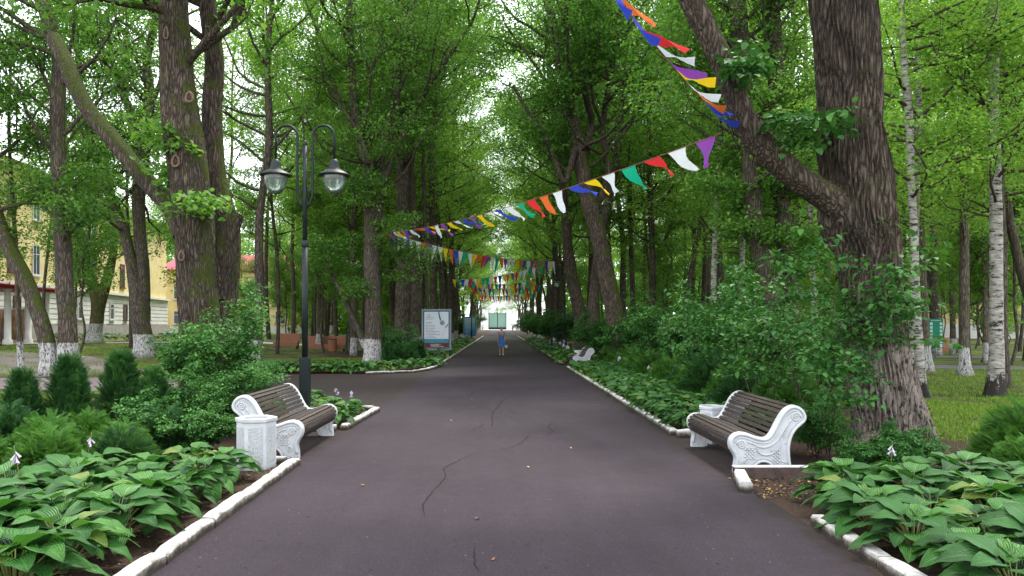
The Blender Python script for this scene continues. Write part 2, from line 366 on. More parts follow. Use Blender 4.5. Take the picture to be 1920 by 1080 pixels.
def strip(name, pts, wd, z, m):
    p = crom([(a, b, 0) for a, b in pts], 1.0)[:, :2]; t = nrm(np.gradient(p, axis=0)); nn = np.stack([-t[:, 1], t[:, 0]], 1)
    V = []; Q = []
    for i, (q, k) in enumerate(zip(p, nn)):
        for s in (-1, -.33, .33, 1):
            e = q + k * wd / 2 * s; V.append((e[0], e[1], ground(*e) + z))
    for i in range(len(p) - 1):
        for j in range(3): Q.append((i * 4 + j, i * 4 + j + 1, i * 4 + j + 5, i * 4 + j + 4))
    return tag(obj(name, fast_mesh(name, V, Q), m), kind='structure')
strip('brick_path', [(-13.8, 26.6), (-17, 30.0), (-22, 36), (-32, 40), (-46, 42)], 4.5, .010, PAV)
strip('far_pavement', [(-14, 58), (-24, 52), (-34, 49), (-50, 50)], 2.6, .010, M('pale_pavement', (.36, .33, .32), .9))
strip('side_road', [(7, 40), (15, 34.5), (20, 30.5), (30, 25)], 3.0, .006, mottled('side_asphalt', (.075, .065, .075), (.10, .088, .098), 3))
strip('side_road', [(10, 50), (20, 43.5), (30, 41), (60, 38)], 2.4, .006, mottled('side_asphalt_far', (.12, .11, .11), (.16, .15, .15), 3))

def kerb(name, pts, hgt=.10, wd=.125, m=KERB, seed=0, step=1.0):
    rg = np.random.RandomState(seed); mb = MB()
    for (a, b) in zip(pts, pts[1:]):
        a = np.array(a, float); b = np.array(b, float); Ln = np.linalg.norm(b - a); n = max(1, int(round(Ln / step)))
        ang = math.atan2(b[1] - a[1], b[0] - a[0])
        for i in range(n):
            c = a + (b - a) * (i + .5) / n; l = Ln / n - .015; j = rg.uniform(-1, 1, 5)
            nx = 6; V = []; Q = []
            for k in range(nx + 1):
                x = -l / 2 + l * k / nx; e = rg.uniform(-1, 1, 4) * .0035
                if k in (0, nx): e = e - .005 - .008 * rg.rand()
                for (yy, zz, q) in ((-wd / 2, -.06, 0), (-wd / 2, hgt * .8, 0), (-wd / 2 + .018, hgt, 1), (wd / 2 - .018, hgt, 2), (wd / 2, hgt * .8, 3), (wd / 2, -.06, 3)):
                    V.append((x, yy + e[q] * .7, zz + (e[q] if zz > 0 else 0)))
            for k in range(nx):
                for q in range(5): Q.append((k * 6 + q, k * 6 + q + 1, k * 6 + q + 7, k * 6 + q + 6))
            Q += [tuple(range(6)), tuple(nx * 6 + q for q in reversed(range(6)))]
            Mx = Matrix.Rotation(ang + j[0] * .015, 3, 'Z') @ Matrix.Rotation(j[1] * .012, 3, 'Y')
            V = [tuple(Mx @ Vector(v) + Vector((c[0], c[1], ground(*c) + j[2] * .008))) for v in V]
            mb.add(V, Q)
    return tag(mb.build(name, m), kind='structure')
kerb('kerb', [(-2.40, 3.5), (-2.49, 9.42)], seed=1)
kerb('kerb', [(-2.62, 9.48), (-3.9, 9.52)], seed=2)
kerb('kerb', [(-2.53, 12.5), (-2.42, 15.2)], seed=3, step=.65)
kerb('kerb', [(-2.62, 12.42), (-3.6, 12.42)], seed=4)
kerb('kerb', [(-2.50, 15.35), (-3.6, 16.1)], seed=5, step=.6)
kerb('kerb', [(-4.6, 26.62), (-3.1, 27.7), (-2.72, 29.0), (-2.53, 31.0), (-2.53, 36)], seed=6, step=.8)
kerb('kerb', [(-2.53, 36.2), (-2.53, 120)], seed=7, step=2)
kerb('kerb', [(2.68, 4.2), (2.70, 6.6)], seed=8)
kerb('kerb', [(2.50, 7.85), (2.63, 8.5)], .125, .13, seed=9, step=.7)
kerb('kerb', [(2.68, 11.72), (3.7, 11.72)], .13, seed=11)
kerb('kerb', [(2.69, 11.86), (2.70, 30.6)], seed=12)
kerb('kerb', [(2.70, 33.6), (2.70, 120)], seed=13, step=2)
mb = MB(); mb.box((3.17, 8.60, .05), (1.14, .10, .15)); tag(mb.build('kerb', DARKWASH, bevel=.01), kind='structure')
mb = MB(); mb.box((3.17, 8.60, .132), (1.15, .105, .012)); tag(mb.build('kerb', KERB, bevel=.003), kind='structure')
# cracks in the asphalt: thin sunken-looking tar-dark ribbons
CRK = M('crack', (.011, .009, .010), .95, .1)
def crack(pts, seed):
    rg = np.random.RandomState(seed); p = np.array([tuple(G(a, b)[:2]) + (0,) for a, b in pts]); p = crom(p, .05)[:, :2]
    p = p + np.cumsum(rg.normal(0, .006, p.shape), 0) * .6 + rg.normal(0, .006, p.shape); t = nrm(np.gradient(p, axis=0)); nn = np.stack([-t[:, 1], t[:, 0]], 1)
    ww = (.0018 + .0035 * rg.rand(len(p))) * np.clip(np.minimum(np.arange(len(p)), np.arange(len(p))[::-1]) / 6.0, .15, 1)
    V = np.concatenate([np.c_[p - nn * ww[:, None], np.full(len(p), .0085)], np.c_[p + nn * ww[:, None], np.full(len(p), .0085)]]); n = len(p)
    Q = np.array([(i, i + 1, n + i + 1, n + i) for i in range(n - 1)])
    tag(obj('path_crack', fast_mesh('path_crack', V, Q), CRK), kind='structure')
crack([(795, 972), (790, 945), (815, 915), (832, 895), (828, 880), (850, 868), (885, 850)], 1)
crack([(905, 1080), (893, 1050), (897, 1020)], 2)
crack([(922, 800), (925, 775), (935, 765), (953, 745)], 3)
crack([(1020, 822), (1035, 810), (1028, 800), (1040, 792)], 4)
crack([(880, 810), (905, 798), (895, 790)], 5)
crack([(940, 845), (975, 832), (990, 815)], 6)
crack([(950, 765), (968, 778)], 7)
# ------------------------------------------------------------------ trees
def barkdisp(seed, ridges=0, amp=.04, flare=0.0, z0=0.0, fh=.45, ramp_=.03, lobes=5):
    rg = np.random.RandomState(seed); ph = rg.rand(12) * 6.28
    def f(th, pts, rad):
        z = np.r_[0, np.cumsum(np.linalg.norm(np.diff(pts, axis=0), axis=1))][:, None]; t = th[None]
        d = 1 + amp * (np.sin(2 * t + ph[0] + .7 * z) + .7 * np.sin(3 * t + ph[1] - 1.3 * z) + .6 * np.sin(5 * t + ph[2] + 2.1 * z) + .5 * np.sin(t + ph[3] + 3.7 * z))
        if ridges:
            a = ridges * (t + .05 * np.sin(3.1 * z + ph[4] + 3 * t) + .03 * np.sin(9 * z + ph[5] + 5 * t))
            d = d + ramp_ * (np.abs(np.sin(a / 2)) - .5) * (1 + .5 * np.sin(6 * z + 7 * t + ph[6]))
        if flare:
            h = np.maximum(pts[:, 2:3] - z0, 0)
            d = d + flare * np.exp(-h / fh) * (.75 + .5 * np.sin(lobes * t + ph[7]) + .25 * np.sin((lobes * 2 - 1) * t + ph[8]))
        return d
    return f
class Tree:
    def __init__(s, seed): s.rg = np.random.RandomState(seed); s.V = []; s.Q = []; s.n = 0; s.tw = []; s.seed = seed
    def raw(s, V, Q, rd): s.V.append(V); s.Q.append(Q + s.n); s.n += len(V); s.R = getattr(s, 'R', []) + [np.repeat(rd, len(V) // len(rd))]
    def stem(s, pts4, segs=16, step=.15, **kw):
        p = crom(pts4, step); V, Q = tube(p[:, :3], p[:, 3], segs, barkdisp(s.seed + s.n, **kw)); s.raw(V, Q, p[:, 3]); return p
    def branch(s, p0, d0, Ln, r0, depth, up=.1, wob=.16, kids=3, spread=.9):
        rg = s.rg; n = 7; pts = [np.array(p0, float)]; d = nrm(np.array(d0, float))
        for i in range(n):
            d = nrm(d + rg.normal(0, wob, 3) + np.array([0, 0, up])); pts.append(pts[-1] + d * Ln / n)
        pts = np.array(pts); rad = np.linspace(r0, r0 * .35, n + 1)
        V, Q = tube(pts, rad, 5 if r0 < .05 else 8); s.raw(V, Q, rad)
        if depth > 0:
            for k in range(kids):
                i = rg.randint(2, n + 1); dd = nrm(pts[i] - pts[i - 1]); o = rg.normal(0, 1, 3); o[2] *= .5; o = nrm(o - dd * o.dot(dd))
                s.branch(pts[i], nrm(dd + o * spread), Ln * rg.uniform(.42, .65), rad[i] * .6, depth - 1, up, wob, kids, spread)
        for i in range(4 if depth else 2, n + 1): s.tw.append((pts[i], nrm(pts[i] - pts[i - 1])))
        return pts
    def along(s, p, z0, z1, n, Ln, r, depth=1, elev=.35, az=None, **kw):
        rg = s.rg; idx = [i for i in range(len(p)) if z0 <= p[i, 2] <= z1]
        if not idx: return
        for k in range(n):
            i = idx[int((k + rg.rand()) / n * len(idx)) % len(idx)]; a = rg.rand() * 6.28 if az is None else az[0] + rg.uniform(-1, 1) * az[1]
            e = elev + rg.uniform(-.25, .25); l = Ln * rg.uniform(.7, 1.2)
            s.branch(p[i, :3], (math.cos(a) * math.cos(e), math.sin(a) * math.cos(e), math.sin(e)), l, min(r, p[i, 3] * .6), depth, **kw)
    def finish(s, root, barkm, leafm, per=14, R_=.55, size=.12, flat=.25, keep=1.0, zmin=-9):
        me = fast_mesh('trunk', np.concatenate(s.V), np.concatenate(s.Q), True, np.concatenate(s.R)); obj('trunk', me, barkm, root)
        tw = [t for t in s.tw if t[0][2] > zmin]
        if not tw: return
        obj('crown', foliage(s.rg, np.array([t[0] for t in tw]), np.array([t[1] for t in tw]), per, R_, size, flat, keep), leafm, root)
def foliage(rg, C, D, per, R_, size, flat, keep=1.0, un=.42):
    C = C + rg.normal(0, .12 * R_, C.shape); K = len(C)
    if .4 < R_ < 1: per = per * 1.5; size = size * .80
    cl = rg.rand(K); cnt = int(per)
    c = np.repeat(C, cnt, 0); d0 = np.repeat(D, cnt, 0); rr = np.repeat(cl, cnt)
    a = rg.rand(len(c)) * 6.283; q = np.sqrt(rg.rand(len(c))) * R_
    tilt = np.repeat(rg.normal(0, .22, (K, 2)), cnt, 0)
    ox = np.cos(a) * q; oy = np.sin(a) * q; oz = rg.normal(0, flat * R_ * .45, len(c)) + ox * tilt[:, 0] + oy * tilt[:, 1] - .22 * q * q / R_
    c = c + np.stack([ox, oy, oz], 1)
    out = np.stack([np.cos(a), np.sin(a), np.full(len(c), -.30)], 1) + rg.normal(0, .55, (len(c), 3))
    up = np.array([0, 0, 1.0]) + rg.normal(0, un if R_ > .35 else .26, (len(c), 3))
    S = size * rg.uniform(.6, 1.25, len(c)); rnd = np.clip(.62 * rr + .38 * rg.rand(len(c)), 0, 1)
    if keep < 1: k = rg.rand(len(c)) < keep; c, out, up, S, rnd = c[k], out[k], up[k], S[k], rnd[k]
    V, Fq, r, _ = place(LEAF_V, LEAF_F, c, out, up, S, rnd=rnd)
    return fast_mesh('crown', V, Fq, smooth=False, rnd=r)
# ---- forest prototypes (kept as real trees: the prototype itself is the first one placed)
def linden(seed, Ht=19, r=.22, zc=4.5, per=15, fork=None, lean=.03, nb=24, Lb=3.4, size=.15):
    T = Tree(seed); rg = T.rg
    def st(x0, y0, z0, x1, y1, z1, r0, r1, n=7, wob=.25):
        pts = []
        for i in range(n):
            t = i / (n - 1); pts.append((x0 + (x1 - x0) * t + rg.normal(0, wob) * (0 < i), y0 + (y1 - y0) * t + rg.normal(0, wob) * (0 < i), z0 + (z1 - z0) * t, r0 + (r1 - r0) * t))
        return pts
    if fork:
        p = T.stem(st(0, 0, -.2, .05, 0, fork, r, r * .82, 3, .03), 14, .25, flare=.15)
        a = rg.rand() * 6.28; c, s_ = math.cos(a), math.sin(a); e = p[-1]
        for sg, sp in ((1, 2.2), (-1, 1.7)):
            q = T.stem(st(e[0], e[1], e[2] - .25, e[0] + sg * c * sp, e[1] + sg * s_ * sp, Ht * rg.uniform(.85, 1), r * .68, .05, 8, .2), 10, .35)
            T.along(q, zc, Ht, nb // 2, Lb, .07, 1)
    else:
        q = T.stem(st(0, 0, -.2, rg.normal(0, 1) * lean * Ht, rg.normal(0, 1) * lean * Ht, Ht, r, .05, 8, .16), 14, .3, flare=.15)
        T.along(q, zc, Ht, nb, Lb, .07, 1)
    return T
LINKED = []
def proto(name, T, barkm, leafm, **kw):
    root = empty(name); T.finish(root, barkm, leafm, **kw); root['_n'] = 0; return root
def put(pr, x, y, rz, s, label, cat, group, z=None):
    if pr['_n'] == 0: o = pr; pr['_n'] = 1
    else:
        o = copy_tree(pr)
    o.location = (x, y, ground(x, y) if z is None else z); o.rotation_euler = (0, 0, rz); o.scale = (s, s, s)
    return tag(o, label, cat, group)
P_A = proto('linden_tree', linden(11, 24, .24, 6.8, nb=34, Lb=4.8), BK_WASH, LFB, per=22, R_=.75, size=.17)
P_B = proto('forked_tree', linden(12, 23, .26, 6.0, fork=3.5, nb=40, Lb=5.3), BK_WASH, LFB, per=20, R_=.75, size=.17)
P_C = proto('forest_tree', linden(13, 24, .17, 7.0, nb=26, Lb=3.0), BK_DARK, LFB, per=24, R_=.75, size=.16)
P_D = proto('slender_tree', linden(14, 20, .10, 5.0, nb=24, Lb=2.3), BK_DARK, LFB, per=20, R_=.62, size=.15)
P_E = proto('birch_tree', linden(15, 22, .14, 6.5, nb=24, Lb=2.4), BIRCH, LFB, per=20, R_=.6, size=.13)
P_F = proto('young_maple', linden(16, 7.5, .05, 2.2, nb=22, Lb=1.8), BK_DARK, LF, per=15, R_=.5, size=.13)
P_G = proto('leafy_sapling', linden(17, 5.0, .035, .9, nb=20, Lb=1.3), BK_DARK, LFB, per=14, R_=.42, size=.12)
# ---- forest
rg = np.random.RandomState(5)
def ok_open(x, y):
    if y < 19: return False
    if x < -9 and y < 60 and x > -45: return False
    if 6 < x < 30 and y < 33: return False
    return True
placed = [(0, -10)]
def scatter(n, x0, x1, y0, y1, mind, fn, test=ok_open):
    k = 0; tries = 0
    while k < n and tries < n * 60:
        tries += 1; x = rg.uniform(x0, x1); y = rg.uniform(y0, y1)
        if abs(x) > .70 * y + 2: continue
        if not test(x, y): continue
        if any((x - a) ** 2 + (y - b) ** 2 < mind * mind for a, b in placed): continue
        placed.append((x, y)); fn(x, y); k += 1
def big_forest(side):
    def f(x, y):
        pr, kind = [(P_A, 'linden'), (P_D, 'slender'), (P_C, 'straight'), (P_E, 'birch'), (P_C, 'straight'), (P_D, 'slender')][rg.randint(6)]
        lab = {'linden': 'tall linden with a whitewashed trunk foot standing among the trees %s of the avenue',
               'forked': 'forked broadleaf tree with a whitewashed trunk foot in the woods %s of the avenue',
               'straight': 'tall straight dark-trunked tree in the woods %s of the avenue',
               'birch': 'white-barked birch among darker trunks in the woods %s of the avenue',
               'slender': 'slender dark-trunked tree among thicker trees %s of the avenue'}[kind] % side
        put(pr, x, y, rg.rand() * 6.28, rg.uniform(.85, 1.15), lab, 'tree', '%s trees %s of the avenue' % (kind, side))
    return f
# avenue rows
for sx in (-1, 1):
    side = 'left' if sx < 0 else 'right'
    for i, y in enumerate(np.arange(49, 230, 10.0)):
        x = sx * (5.8 + rg.uniform(-.6, .9)); y = y + rg.uniform(-2, 2); placed.append((x, y))
        pr = [P_B, P_A, P_B][i % 3]
        put(pr, x, y, rg.rand() * 6.28, rg.uniform(.9, 1.1), 'broad avenue tree with a whitewashed trunk foot lining the %s edge of the path' % side, 'tree', 'avenue trees lining the %s edge of the path' % side)
scatter(75, 6, 75, 24, 110, 2.6, big_forest('right'))
scatter(30, 20, 95, 50, 150, 4.0, big_forest('right'))
scatter(34, -24, -6.5, 40, 120, 2.6, big_forest('left'), lambda x, y: x > -13 or y > 62)
scatter(34, -75, -12, 100, 170, 4.0, big_forest('left'), lambda x, y: not (x < -22 and y < 116))
def under(side):
    def f(x, y):
        pr = P_F if rg.rand() < .6 else P_G
        put(pr, x, y, rg.rand() * 6.28, rg.uniform(.8, 1.3), 'young leafy tree of the understorey growing between the trunks %s of the avenue' % side, 'young tree', 'understorey trees %s of the avenue' % side)
    return f
scatter(34, 8, 45, 30, 90, 2.0, under('right'))
scatter(26, -32, -6.5, 44, 95, 2.0, under('left'), lambda x, y: x > -14 or y > 68)
put(P_A, -10.6, 33.5, 1.1, .95, 'tall linden with a pale foot standing between the lamp post and the plank benches', 'tree', None)
put(P_A, -8.2, 43.5, 2.1, .9, 'tall linden just behind the plank benches left of the avenue', 'tree', None)
put(P_D, -20.5, 43.0, 2.1, 1.0, 'slender tree in front of the middle of the yellow building', 'tree', None)
put(P_D, -27.5, 47.0, .6, 1.0, 'slender tree close to the yellow building windows', 'tree', None)
put(P_F, -24.5, 45.0, .6, 1.2, 'young leafy tree screening the yellow building', 'tree', None)
put(P_F, -18.5, 47.5, 3.6, 1.3, 'young leafy tree right of the mossy forked tree', 'tree', None)
put(P_F, -21.5, 39.5, 2.6, 1.2, 'young leafy tree between the brick path and the mossy forked tree', 'tree', None)
put(P_F, -31.0, 45.5, 4.6, 1.3, 'young leafy tree in front of the red canopy of the yellow building', 'tree', None)
put(P_B, -4.3, 74, 1.0, 1.1, 'wide crowned tree leaning over the far path from the left, beyond the poster stand', 'tree', None)
put(P_B, 4.5, 86, 2.9, 1.15, 'wide crowned tree arching over the far path from the right', 'tree', None)
put(P_A, 4.4, 63, 5.0, 1.0, 'tall linden close to the right kerb beyond the black lamp post', 'tree', None)
for i, (x, y) in enumerate(((-9, 330), (-3, 345), (3, 335), (9, 350), (15, 330), (-16, 345), (22, 340), (0, 372), (-6, 380), (7, 384))):
    put((P_B, P_A)[i % 2], x, y, i * 1.1, .75, 'pale green tree beyond the entrance gate', 'tree', 'trees beyond the entrance gate')
def wood(x0, x1, y0, y1, h, n, seed, lab):
    rg = np.random.RandomState(seed); T = Tree(seed)
    C = np.stack([rg.uniform(x0, x1, n), rg.uniform(y0, y1, n), h * rg.rand(n) ** .9], 1)
    me = foliage(rg, C, np.tile([0, 0, 1.0], (n, 1)), 26, 2.6, .75, .6); tag(obj('distant_wood', me, LFB), lab, 'wood', kind='stuff')
wood(12, 120, 125, 165, 20, 1500, 1, 'far green wood closing the view behind the trunks on the right')
wood(-110, -9, 150, 190, 22, 1500, 2, 'far green wood closing the view behind the trunks on the left')
wood(8, 70, 100, 124, 9, 800, 4, 'far green thicket behind the trunks on the right')
wood(-28, -8, 100, 124, 9, 360, 3, 'far green thicket behind the trunks on the left')
# ---- the trees one can tell apart in the photograph
def hero(name, label, base, stems, barkm, leafm, seed, limbs=(), group=None, fin=None, segs=28, cat='tree', depth=None):
    """stems: list of (rows (px,py,width_px), Y or (Y0,Y1), options). base: (px, Y)"""
    bx = (base[0] - CX) * base[1] / F_; by = base[1]; bz = ground(bx, by)
    root = empty(name, (bx, by, bz), 0, label, cat, group); T = Tree(seed); B = np.array([bx, by, bz])
    ps = []
    for rows, Y, kw in stems:
        Y0, Y1 = (Y if isinstance(Y, tuple) else (Y, Y)); n = len(rows); pts = []
        for i, (a, b, wd) in enumerate(rows):
            y = Y0 + (Y1 - Y0) * i / (n - 1); q = np.array(P(a, b, y)) - B; pts.append((q[0], q[1], q[2], wd / 2 * y / F_))
        kw = dict(kw); sg = kw.pop('segs', segs); st = kw.pop('step', .12)
        p = T.stem(pts, sg, st, **kw); ps.append(p)
    for i, z0, z1, n, Ln, r, kw in limbs: T.along(ps[i], z0, z1, n, Ln, r, **kw)
    T.finish(root, barkm, leafm, **(fin or dict(per=20, R_=.6, size=.14)))
    return root, T, ps
FIN = dict(per=22, R_=.62, size=.15)
# mossy double trunk on the left with the big diagonal limb
h1, T1, _ = hero('old_double_linden', 'massive old linden with two stems, round pruning scars and a mossy limb reaching left', (392, 15.3),
    [([(382, 800, 92), (378, 700, 76), (375, 600, 74), (366, 480, 73), (360, 380, 72), (346, 270, 70), (335, 180, 62), (328, 60, 52), (322, -120, 44), (318, -330, 34)], 15.0, dict(ridges=34, ramp_=.05, flare=.35, segs=72, step=.08)),
     ([(408, 800, 70), (412, 650, 60), (415, 560, 58), (420, 470, 58), (420, 420, 50), (404, 330, 38), (398, 220, 36), (402, 120, 36), (388, 0, 32), (380, -160, 28), (372, -330, 20)], 15.7, dict(ridges=20, ramp_=.04, segs=48)),
     ([(405, 560, 40), (412, 490, 50), (428, 430, 40), (441, 408, 30), (446, 400, 24)], 15.5, dict(ridges=12, ramp_=.05, segs=32, step=.04)),
     ([(345, 440, 42), (318, 385, 36), (262, 325, 33), (215, 265, 32), (172, 215, 30), (140, 160, 29), (122, 115, 27), (100, 70, 26)], (15.0, 17.0), dict(segs=24, amp=.05))],
    BK_BIG, LF, 31, [(0, 6.5, 11, 12, 2.6, .08, {}), (1, 7, 11, 10, 2.6, .07, {}), (0, 3.2, 5.5, 3, .7, .02, {})], fin=dict(per=14, R_=.4, size=.13, zmin=3.0), depth=0)
# scars (round pruning wounds) as parts of the trunk
SCAR = mottled('healed_wound', (.09, .06, .042), (.19, .125, .085), 30); SCD = M('wound_heart', (.06, .04, .03), .9)
def scar(px, py, Y, rx, rz_, root, turn=0.0):
    c = np.array(P(px, py, Y)) - np.array(root.location)
    th = np.linspace(0, 2 * np.pi, 20)[:-1]; V = []; Q = []; seg = 6
    for t in th:
        ce = np.array([rx * math.cos(t) * (1 - .25 * math.sin(t)), 0, rz_ * math.sin(t)])
        for k in range(seg):
            a = 2 * math.pi * k / seg; rr = rx * .42
            V.append(c + ce + rr * np.array([math.cos(t) * math.cos(a), -math.sin(a) * .8, math.sin(t) * math.cos(a)]))
    n = len(th)
    for i in range(n):
        for k in range(seg): Q.append((i * seg + k, i * seg + (k + 1) % seg, ((i + 1) % n) * seg + (k + 1) % seg, ((i + 1) % n) * seg + k))
    mb = MB().add(V, Q); o = mb.build('pruning_scar', SCAR, root, True)
    mb = MB(); mb.lathe([(0.001, .01), (rx * .5, .008), (rx * .9, -.03)], 12)
    V2 = [tuple(np.array([v[0] + c[0], -v[2] + c[1] + .01, v[1] * rz_ / rx + c[2]])) for v in mb.v]; mb.v = V2
    mb.build('wound_heart', SCD, o, True)
for a, b, rx, rz_ in ((329, 302, .075, .10), (307, 62, .045, .11), (355, 182, .075, .09), (308, 207, .045, .11), (340, 480, .055, .085)):
    ed = (a < 310)
    scar(a + (4 if ed else 0), b, 14.70 if ed else 14.575, rx * .85, rz_ * 1.0, h1)
# whitewashed pair L2
h2, _, _ = hero('whitewashed_double_tree', 'tree with two stems in chipped whitewash, one leaning far left, standing between the brick paths', (105, 26.0),
    [([(128, 712, 44), (128, 680, 36), (127, 640, 33), (126, 600, 30), (122, 540, 29), (117, 440, 29), (110, 330, 27), (108, 200, 26), (112, 110, 25), (92, 40, 26), (76, -30, 26), (62, -180, 22), (50, -400, 12)], 26.0, dict(segs=24, flare=.18, ridges=12, ramp_=.05)),
     ([(92, 712, 40), (92, 670, 32), (88, 640, 30), (70, 580, 29), (45, 520, 28), (20, 470, 26), (0, 425, 26), (-20, 360, 24), (-40, 250, 20), (-70, 60, 16)], 26.1, dict(segs=24, flare=.18)),
     ([(98, 75, 20), (60, 55, 12), (25, 30, 9), (-10, 8, 8)], 26.0, dict(segs=10))],
    BK_WASH, LF, 32, [(0, 6.0, 18, 26, 3.6, .08, {}), (1, 5.5, 14, 16, 3.4, .08, {}), (0, 4.2, 6, 5, 2.0, .05, {})], fin=FIN)
hero('thin_leaning_tree', 'thin grey tree with a whitewashed foot left of the whitewashed double tree', (40, 28.0),
    [([(41, 700, 12), (37, 640, 11), (33, 560, 9), (31, 480, 8), (24, 380, 7), (17, 250, 6), (20, 120, 5), (24, 0, 4)], 28.0, dict(segs=12))],
    BK_WASH, LF, 33, [(0, 4.0, 12, 16, 2.2, .03, dict(elev=.1))], fin=dict(per=18, R_=.5, size=.13))
hero('forked_maple', 'dark forked tree with a whitewashed foot, its two stems parting at head height, left lawn', (268, 37.0),
    [([(272, 672, 40), (270, 640, 34), (262, 590, 31), (256, 545, 28), (246, 490, 22), (232, 430, 19), (208, 370, 17), (184, 315, 14), (165, 240, 12), (150, 150, 10), (140, 20, 8)], 37.0, dict(segs=18, flare=.15)),
     ([(262, 610, 30), (268, 560, 26), (268, 500, 23), (262, 430, 22), (260, 350, 23), (272, 270, 21), (280, 190, 20), (276, 110, 16), (292, 30, 13), (300, -100, 10)], 37.1, dict(segs=18)),
     ([(264, 300, 18), (246, 215, 14), (228, 170, 12), (210, 110, 9), (200, 20, 7)], 37.0, dict(segs=12)),
     ([(272, 220, 12), (295, 170, 9), (308, 120, 7)], 37.0, dict(segs=8))],
    BK_WASH, LF, 34, [(0, 6, 19, 18, 3.6, .08, {}), (1, 7, 20, 22, 4.2, .08, {}), (2, 9, 17, 12, 3.4, .06, {})], fin=dict(per=22, R_=.7, size=.16))
hero('mossy_forked_tree', 'mossy forked tree with a whitewashed foot in front of the yellow building', (176, 50.0),
    [([(176, 648, 36), (178, 625, 26), (182, 590, 24), (182, 560, 23), (164, 500, 15), (160, 470, 13), (146, 420, 11), (132, 380, 10), (128, 320, 9), (120, 220, 7)], 50.0, dict(segs=14, flare=.35)),
     ([(180, 600, 22), (192, 555, 19), (205, 510, 17), (214, 460, 13), (214, 400, 11), (205, 340, 9), (190, 240, 7)], 50.0, dict(segs=12))],
    bark('greenish_bark', (.05, .045, .02), (.16, .15, .07), 16, .7, .03, wash=1.3, moss=.5), LFB, 35,
    [(0, 4.5, 13, 12, 3.2, .06, {}), (1, 4.0, 14, 14, 3.2, .06, {})], fin=dict(per=15, R_=.7, size=.17))
# middle left cluster
hero('whitewashed_avenue_tree', 'forked avenue tree with a tall whitewashed foot left of the large poster stand', (701, 33.2),
    [([(698, 688, 38), (699, 655, 31), (700, 600, 31), (698, 520, 30), (697, 440, 28), (690, 360, 18), (684, 300, 17), (668, 220, 15), (660, 140, 14), (656, 40, 12), (650, -80, 10), (640, -260, 7)], 33.2, dict(segs=20, flare=.25, ridges=14, ramp_=.06)),
     ([(702, 470, 26), (708, 400, 20), (718, 330, 17), (724, 250, 16), (742, 170, 16), (756, 100, 13), (775, 20, 11), (790, -120, 8), (800, -260, 6)], 33.3, dict(segs=14)),
     ([(722, 340, 10), (740, 290, 10), (770, 220, 10), (812, 150, 9), (852, 90, 8), (885, 40, 6), (905, -20, 4)], 33.0, dict(segs=10)),
     ([(700, 320, 10), (672, 250, 8), (640, 200, 8), (612, 160, 7), (560, 145, 6)], 33.0, dict(segs=8)),
     ([(688, 650, 20), (668, 610, 11), (650, 570, 9), (625, 520, 7), (600, 470, 6)], 33.5, dict(segs=8))],
    BK_WASH, LF, 36, [(0, 7, 21, 26, 4.0, .08, {}), (1, 7, 21, 24, 4.0, .08, {}), (2, 8, 16, 14, 3.0, .05, {}), (3, 8, 14, 8, 2.6, .04, {}), (0, 3.5, 8, 8, 1.8, .04, dict(elev=0)), (4, 2.5, 6, 6, 1.5, .03, {})], fin=dict(per=22, R_=.68, size=.15))
hero('thick_twin_trunk_tree', 'thick tree of two fused straight trunks behind the large poster stand', (768, 41.0),
    [([(756, 672, 38), (754, 640, 30), (756, 560, 28), (757, 460, 26), (756, 360, 24), (756, 250, 22), (752, 180, 20), (748, 60, 14), (744, -100, 10)], 41.0, dict(segs=20, flare=.25, ridges=14, ramp_=.08)),
     ([(780, 672, 38), (780, 630, 30), (778, 560, 28), (775, 470, 26), (772, 380, 18), (770, 300, 14), (776, 200, 12), (790, 60, 9), (800, -100, 7)], 41.2, dict(segs=20, flare=.25, ridges=12, ramp_=.08)),
     ([(804, 660, 10), (806, 600, 8), (800, 560, 7), (796, 400, 7), (792, 200, 6)], 41.4, dict(segs=8))],
    BK_WASH, LF, 37, [(0, 9, 24, 26, 4.5, .08, {}), (1, 9, 24, 22, 4.5, .08, {})], fin=dict(per=22, R_=.8, size=.17))
for i, (a, bs_, wd, Y, lean, lab) in enumerate(((600, 655, 12, 50, -6, 'slim tree with a white-painted foot beside the orange-brown bench'), (829, 640, 10, 52, -18, 'slim straight trunk just right of the fused double trunk'),
        (812, 640, 13, 47, -4, 'straight dark trunk between the fused double trunk and the avenue'), (845, 636, 10, 60, 6, 'thin dark trunk above the second poster stand'))):
    hero('slim_avenue_tree', lab, (a, Y), [([(a, CY + F_ * (EYE - ground((a - CX) * Y / F_, Y)) / Y + 2, wd * 1.3), (a, 560, wd), (a + lean * .5, 400, wd * .9), (a + lean, 220, wd * .7), (a + lean, 0, wd * .5), (a + lean, -150, wd * .3)], Y, dict(segs=10, flare=.3))],
         BK_WASH, LFB, 40 + i, [(0, 6, 26, 26, 3.6, .06, {})], fin=dict(per=20, R_=.8, size=.18))
